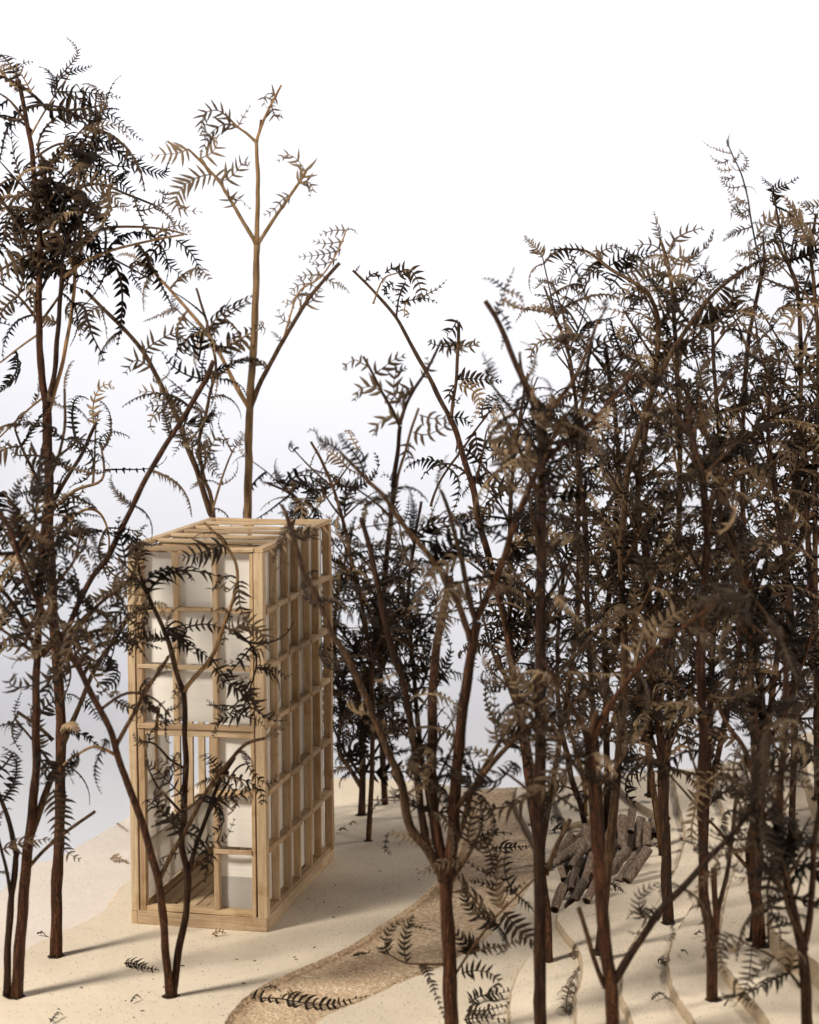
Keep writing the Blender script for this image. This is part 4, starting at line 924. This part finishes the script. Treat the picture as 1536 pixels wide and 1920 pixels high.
bg('hidden-footed stem filling the thicket between the thick trunk and the logs', 1016, TZ[0], 1.03, 127, [(962, 1250), (955, 1050), (960, 900), (975, 780), (990, 700)], 11, 5, M_MID, [(1300, 740, 8, 80, 150, 6, M_MID, (0.1, 9, 19))])
bg('dark leafy stem low behind the reddish cut stub tree', 1318, TZ[4], 0.96, 128, [(1335, 1250), (1345, 1050), (1350, 850), (1340, 700), (1335, 600)], 14, 6, M_DRK, [(1300, 620, 5, 90, 160, 7, M_MID, (0.1, 8.5, 20))])
bg('dense fern with blurred pale tips arching over the thicket centre', 1120, TZ[3], 0.86, 129, [(1170, 1300), (1165, 1100), (1175, 900), (1215, 760), (1260, 660), (1330, 560), (1400, 500)], 16, 6, M_MID, [(1250, 560, 5, 100, 160, 7, M_MID, (0.1, 9, 21))])
bg('near fern whose crown hangs dark over the middle right', 1410, TZ[5], 0.84, 130, [(1430, 1350), (1400, 1150), (1370, 980), (1340, 860), (1300, 760), (1260, 690)], 18, 7, M_DRK, [(1300, 720, 5, 100, 170, 8, M_MID, (0.1, 9, 21))])
bg('low dark fern tangle left of the centre trunk by the sand path', 812, LZ, 1.13, 131, [(788, 1400), (775, 1250), (765, 1120), (780, 1000), (790, 940)], 10, 5, M_DRK, [(1450, 980, 7, 80, 140, 5, M_DRK, (0.1, 8.5, 18))])
bg('small twiggy fern with bent tip directly right of the tower roof', 690, 0.0, 1.08, 132, [(700, 1350), (690, 1200), (660, 1050), (630, 930), (605, 870), (583, 828)], 10, 5, M_MID, [(1400, 860, 7, 70, 130, 5, M_MID, (0.1, 9, 17))])
bg('fern arching behind the tower roof with leaves spilling over its rail', 590, 0.0, 1.10, 133, [(585, 1200), (575, 1000), (560, 940), (535, 920), (500, 905)], 8, 4, M_MID, [(1010, 900, 3, 60, 110, 4, M_MID, (0.1, 9, 18))])
bg('shaded stem behind the speckled one, broad leaves at mid height', 1135, TZ[1], 0.98, 134, [(1105, 1200), (1100, 1000), (1085, 850), (1095, 740), (1110, 640)], 12, 5, M_DRK, [(1250, 660, 4, 90, 150, 7, M_MID, (0.1, 9, 20))])
bg('far right stem with crossing arms above the stepped terraces', 1482, TZ[6], 0.93, 135, [(1490, 1300), (1480, 1100), (1455, 930), (1440, 800), (1450, 680)], 14, 6, M_DRK, [(1300, 700, 8, 100, 170, 7, M_MID, (0.1, 9, 20))])

# ---- stacked logs in their cut trench
LOGS = [  # head end (lower), far end (upper), width px, row phrase
 ((1043, 1608), (1072, 1566), 13), ((1048, 1600), (1094, 1562), 13), ((1046, 1615), (1092, 1580), 17), ((1072, 1628), (1094, 1586), 16),
 ((1105, 1600), (1096, 1547), 15), ((1092, 1662), (1112, 1600), 16), ((1058, 1650), (1044, 1612), 13), ((1072, 1668), (1080, 1630), 14),
 ((1104, 1638), (1128, 1590), 15), ((1040, 1706), (1056, 1660), 18), ((1076, 1690), (1098, 1650), 15), ((1150, 1545), (1140, 1500), 14),
 ((1134, 1580), (1152, 1535), 15), ((1168, 1592), (1166, 1530), 17), ((1182, 1560), (1186, 1518), 15), ((1196, 1592), (1202, 1534), 15),
 ((1214, 1588), (1214, 1544), 15), ((1230, 1566), (1228, 1528), 15), ((1140, 1648), (1176, 1592), 19), ((1160, 1654), (1192, 1602), 14),
 ((1175, 1652), (1216, 1592), 17), ((1118, 1616), (1138, 1570), 14), ((1236, 1590), (1252, 1548), 14), ((1100, 1690), (1120, 1650), 14)]
names = ['shortest log at the left end of the stack, leaning flat', 'thin log lying across the top left of the stack', 'thick log with round dark end at the upper left of the stack', 'steep log right of the thick dark-ended one at the stack left',
 'upright log leaning left in front of the speckled stem', 'long log slanting through the left half of the stack', 'dark split log poking down under the left end', 'short dark log under the steep one at the stack left',
 'log tucked behind the Y-shaped fern, dark end showing', 'lowest log of the stack, leaning out at the bottom left', 'bottom log with crumbled end beside the lowest one', 'log half hidden behind the speckled stem at the top of the stack',
 'slanted log just right of the speckled stem', 'tall upright brown log in the upper middle of the stack', 'grey log with pointed top and black round end', 'upright pinkish log third from the right of the upper row',
 'short upright log second from the right in the upper row', 'grey rightmost upright log of the upper row', 'long thick log sloping at the front of the lower row', 'thin log wedged between two sloping ones in the lower row',
 'rightmost long log of the lower row along the trench edge', 'log bridging the two halves of the stack', 'log end peeking out behind the straight dark stem', 'loose log at the bottom of the trench']
lr = random.Random(5)
for k, ((a, b, wd), nm) in enumerate(zip(LOGS, names)):
    d = 1103/(a[1]-554)
    zz = TZ[1]+0.0016+0.0035*((k*7) % 3)/2
    pa = G(*a, zz); pb = P(*b, pa.y+0.010+0.004*lr.random())
    pb.z = max(pb.z, zz+0.0015)
    n = 5; org = pa.copy(); vec = pb-pa; bend = Vector((lr.uniform(-1, 1), 0, lr.uniform(-1, 1)))*0.0004
    pts = [vec*(i/n)+bend*math.sin(math.pi*i/n) for i in range(n+1)]; r = wd*0.54*lr.uniform(0.85, 1.12)*pa.y/F
    vs, fs = tube(pts, [r*lr.uniform(0.92, 1.08) for _ in pts], 10, 0.10, lr, caps=False)
    rootl = link('log', mesh('log', vs, fs, M_LOG, True), None, org)
    tag(rootl, nm, 'log', 'short cut logs stacked in the trench')
    # ragged hollow ends
    for end, sgn in ((0, 1), (n, -1)):
        base = vs[end*10:end*10+10]; c = sum(base, Vector())/10; ev = [v.copy() for v in base]+[c+(v-c)*0.62+vec.normalized()*sgn*(-0.0003+lr.uniform(-.0003, .0004)) for v in base]+[c+vec.normalized()*sgn*0.0016]
        ef = [(i, (i+1) % 10, 10+(i+1) % 10, 10+i) for i in range(10)]+[(10+i, 10+(i+1) % 10, 20) for i in range(10)]
        link('cut_end', mesh('cut_end', ev, ef, M_PITH), rootl)
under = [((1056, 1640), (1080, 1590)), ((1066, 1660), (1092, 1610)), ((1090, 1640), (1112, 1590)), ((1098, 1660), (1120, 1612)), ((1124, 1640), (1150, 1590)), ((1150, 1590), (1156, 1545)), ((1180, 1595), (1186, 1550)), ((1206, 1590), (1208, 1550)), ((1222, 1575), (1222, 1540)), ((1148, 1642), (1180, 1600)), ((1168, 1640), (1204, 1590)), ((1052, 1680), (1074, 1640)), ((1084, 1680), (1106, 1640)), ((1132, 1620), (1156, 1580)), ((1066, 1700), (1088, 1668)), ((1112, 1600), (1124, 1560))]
for k, (a, b) in enumerate(under):  # added dark layer filling the gaps; recess shade is put into its colour
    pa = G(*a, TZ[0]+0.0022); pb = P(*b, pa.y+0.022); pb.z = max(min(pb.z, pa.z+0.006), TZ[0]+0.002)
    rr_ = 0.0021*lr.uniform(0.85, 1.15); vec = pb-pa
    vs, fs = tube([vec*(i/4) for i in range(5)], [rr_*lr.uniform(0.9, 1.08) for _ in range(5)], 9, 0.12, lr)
    tag(link('log', mesh('log', vs, fs, M_LOG_SHADE, True), None, pa), 'added short log, coloured dark as recess shade, in the lower layer under the '+('left' if a[0] < 1122 else 'right')+' half of the stack', 'log', 'added dark logs for the recess shade under the stack')
# ---- fallen leaves
CUR[0] = None
def fallen(label, px, pl, sp, z, seed, cat='fern leaf', w=.2):
    rng = random.Random(seed); g = [G(u, v, z+0.0012) for u, v in px]
    g = [p+Vector((0, 0, 0.0015*math.sin(math.pi*i/(len(g)-1)))) for i, p in enumerate(g)]
    pts = smooth_line(g, 5); L = sum((pts[i+1]-pts[i]).length for i in range(len(pts)-1)); m = g[0].y/F
    org = pts[0].copy(); org.z = z
    me = frond_mesh('fallen_leaf', [p-org for p in pts], Vector((rng.uniform(-.2, .2), -1.1, 0.6)), pl*1.25*m, max(4, int(L/(sp*m))), rng, w*0.8, 1.0, False, 1.3*m, 0.55)
    o = link('fallen_leaf', me, None, org); tag(o, label, cat, 'fallen fern leaves lying on the ground')
fallen('long fallen fern leaf lying across the sand path at the bottom', [(470, 1872), (520, 1876), (560, 1885), (610, 1890), (650, 1880), (688, 1868)], 26, 13, LZ+.001, 1)
fallen('second fallen leaf overlapping the long one on the path', [(540, 1868), (560, 1866), (575, 1882)], 12, 10, LZ+.001, 2)
fallen('flat dark leaf scrap just above the long fallen leaf', [(494, 1854), (510, 1855), (526, 1857)], 6, 8, LZ+.001, 3)
fallen('spiky fallen leaf left of the V-shaped stems on the cream ground', [(234, 1806), (252, 1812), (272, 1820), (298, 1818)], 14, 7, 0, 4)
fallen('small comb-like leaf lying right before the tower plinth', [(398, 1752), (410, 1752), (424, 1750)], 9, 5, 0, 5)
fallen('tiny toothed leaf on the sand path near its middle', [(662, 1792), (675, 1793), (690, 1792), (694, 1782)], 5, 5, LZ+.001, 6)
fallen('small curled leaf on the ground below the tower left front', [(246, 1878), (255, 1872), (264, 1870)], 8, 5, 0, 7)
fallen('dark curled leaf at the bottom left edge of the ground', [(95, 1916), (108, 1906), (118, 1902)], 10, 6, 0, 8)
fallen('curled leaf cluster lying against the tower left side', [(207, 1610), (222, 1614), (240, 1616)], 12, 6, LZ, 9)
fallen('small bent twig leaf on the pale board at far left of the tower', [(220, 1544), (228, 1554), (238, 1558)], 5, 7, LZ, 10)
fallen('tiny leaf scrap on the left board between two stems', [(70, 1750), (80, 1754), (88, 1757)], 5, 6, LZ, 11)
fallen('upper of two fallen leaves on the path behind the thick trunk', [(900, 1568), (925, 1566), (960, 1562)], 18, 12, LZ+.001, 12)
fallen('lower spiky fallen leaf on the path behind the thick trunk', [(925, 1590), (950, 1594), (975, 1592), (992, 1588)], 18, 8, LZ+.001, 13)
fallen('dark leaf scrap on the ground right of the tower back', [(636, 1556), (645, 1558), (652, 1558)], 5, 6, 0, 14)
fallen('tiny leaf speck right of the tower back', [(655, 1546), (663, 1545), (669, 1546)], 5, 6, 0, 15)
fallen('tangled leaf heap at the bottom edge beside the thick trunk', [(880, 1880), (905, 1872), (940, 1868), (975, 1850)], 22, 9, 0.001, 16)
fallen('second leaf of the heap at the bottom edge, curled over', [(875, 1895), (910, 1900), (950, 1890), (965, 1880)], 20, 8, 0.001, 17)
fallen('third leaf of the bottom heap, darkest and lowest', [(870, 1912), (905, 1915), (955, 1912)], 18, 8, 0.001, 18)
fallen('dark upright leaf tangle standing by the first contour step', [(1062, 1900), (1065, 1865), (1080, 1830), (1096, 1800)], 20, 8, TZ[1], 19)
fallen('small leaf lying left of the dark upright tangle', [(1068, 1788), (1080, 1796), (1090, 1802)], 10, 6, TZ[1], 20)
fallen('leaf lying in shadow behind the Y-shaped fern foot', [(1135, 1668), (1150, 1662), (1168, 1672)], 16, 6, TZ[2], 21)
fallen('brown leaf scrap on the contour edge at lower right', [(1234, 1800), (1242, 1806), (1250, 1812)], 10, 5, TZ[3], 22)
fallen('small curled leaf beside the lower contour line', [(1222, 1874), (1238, 1868), (1256, 1876)], 10, 6, TZ[3], 23)
fallen('leaf crumb right of the straight dark stem', [(1302, 1752), (1312, 1753), (1320, 1751)], 4, 5, TZ[4], 24)
fallen('dark leaf tangle half hidden above the log stack', [(1035, 1530), (1048, 1540), (1060, 1536)], 14, 6, TZ[1], 25)
fallen('flat leaf beside the log stack on the second step', [(1036, 1556), (1052, 1558), (1066, 1554)], 12, 6, TZ[0], 26)
fallen('lone thin sliver of leaf on a step at the right', [(1278, 1782), (1284, 1788), (1290, 1790)], 4, 5, TZ[4], 27)
fallen('small dark leaf crumb on the cream ground between stem and path', [(1358, 1886), (1366, 1882), (1372, 1876)], 5, 5, TZ[4], 28)
print('fronds', NFR[0])
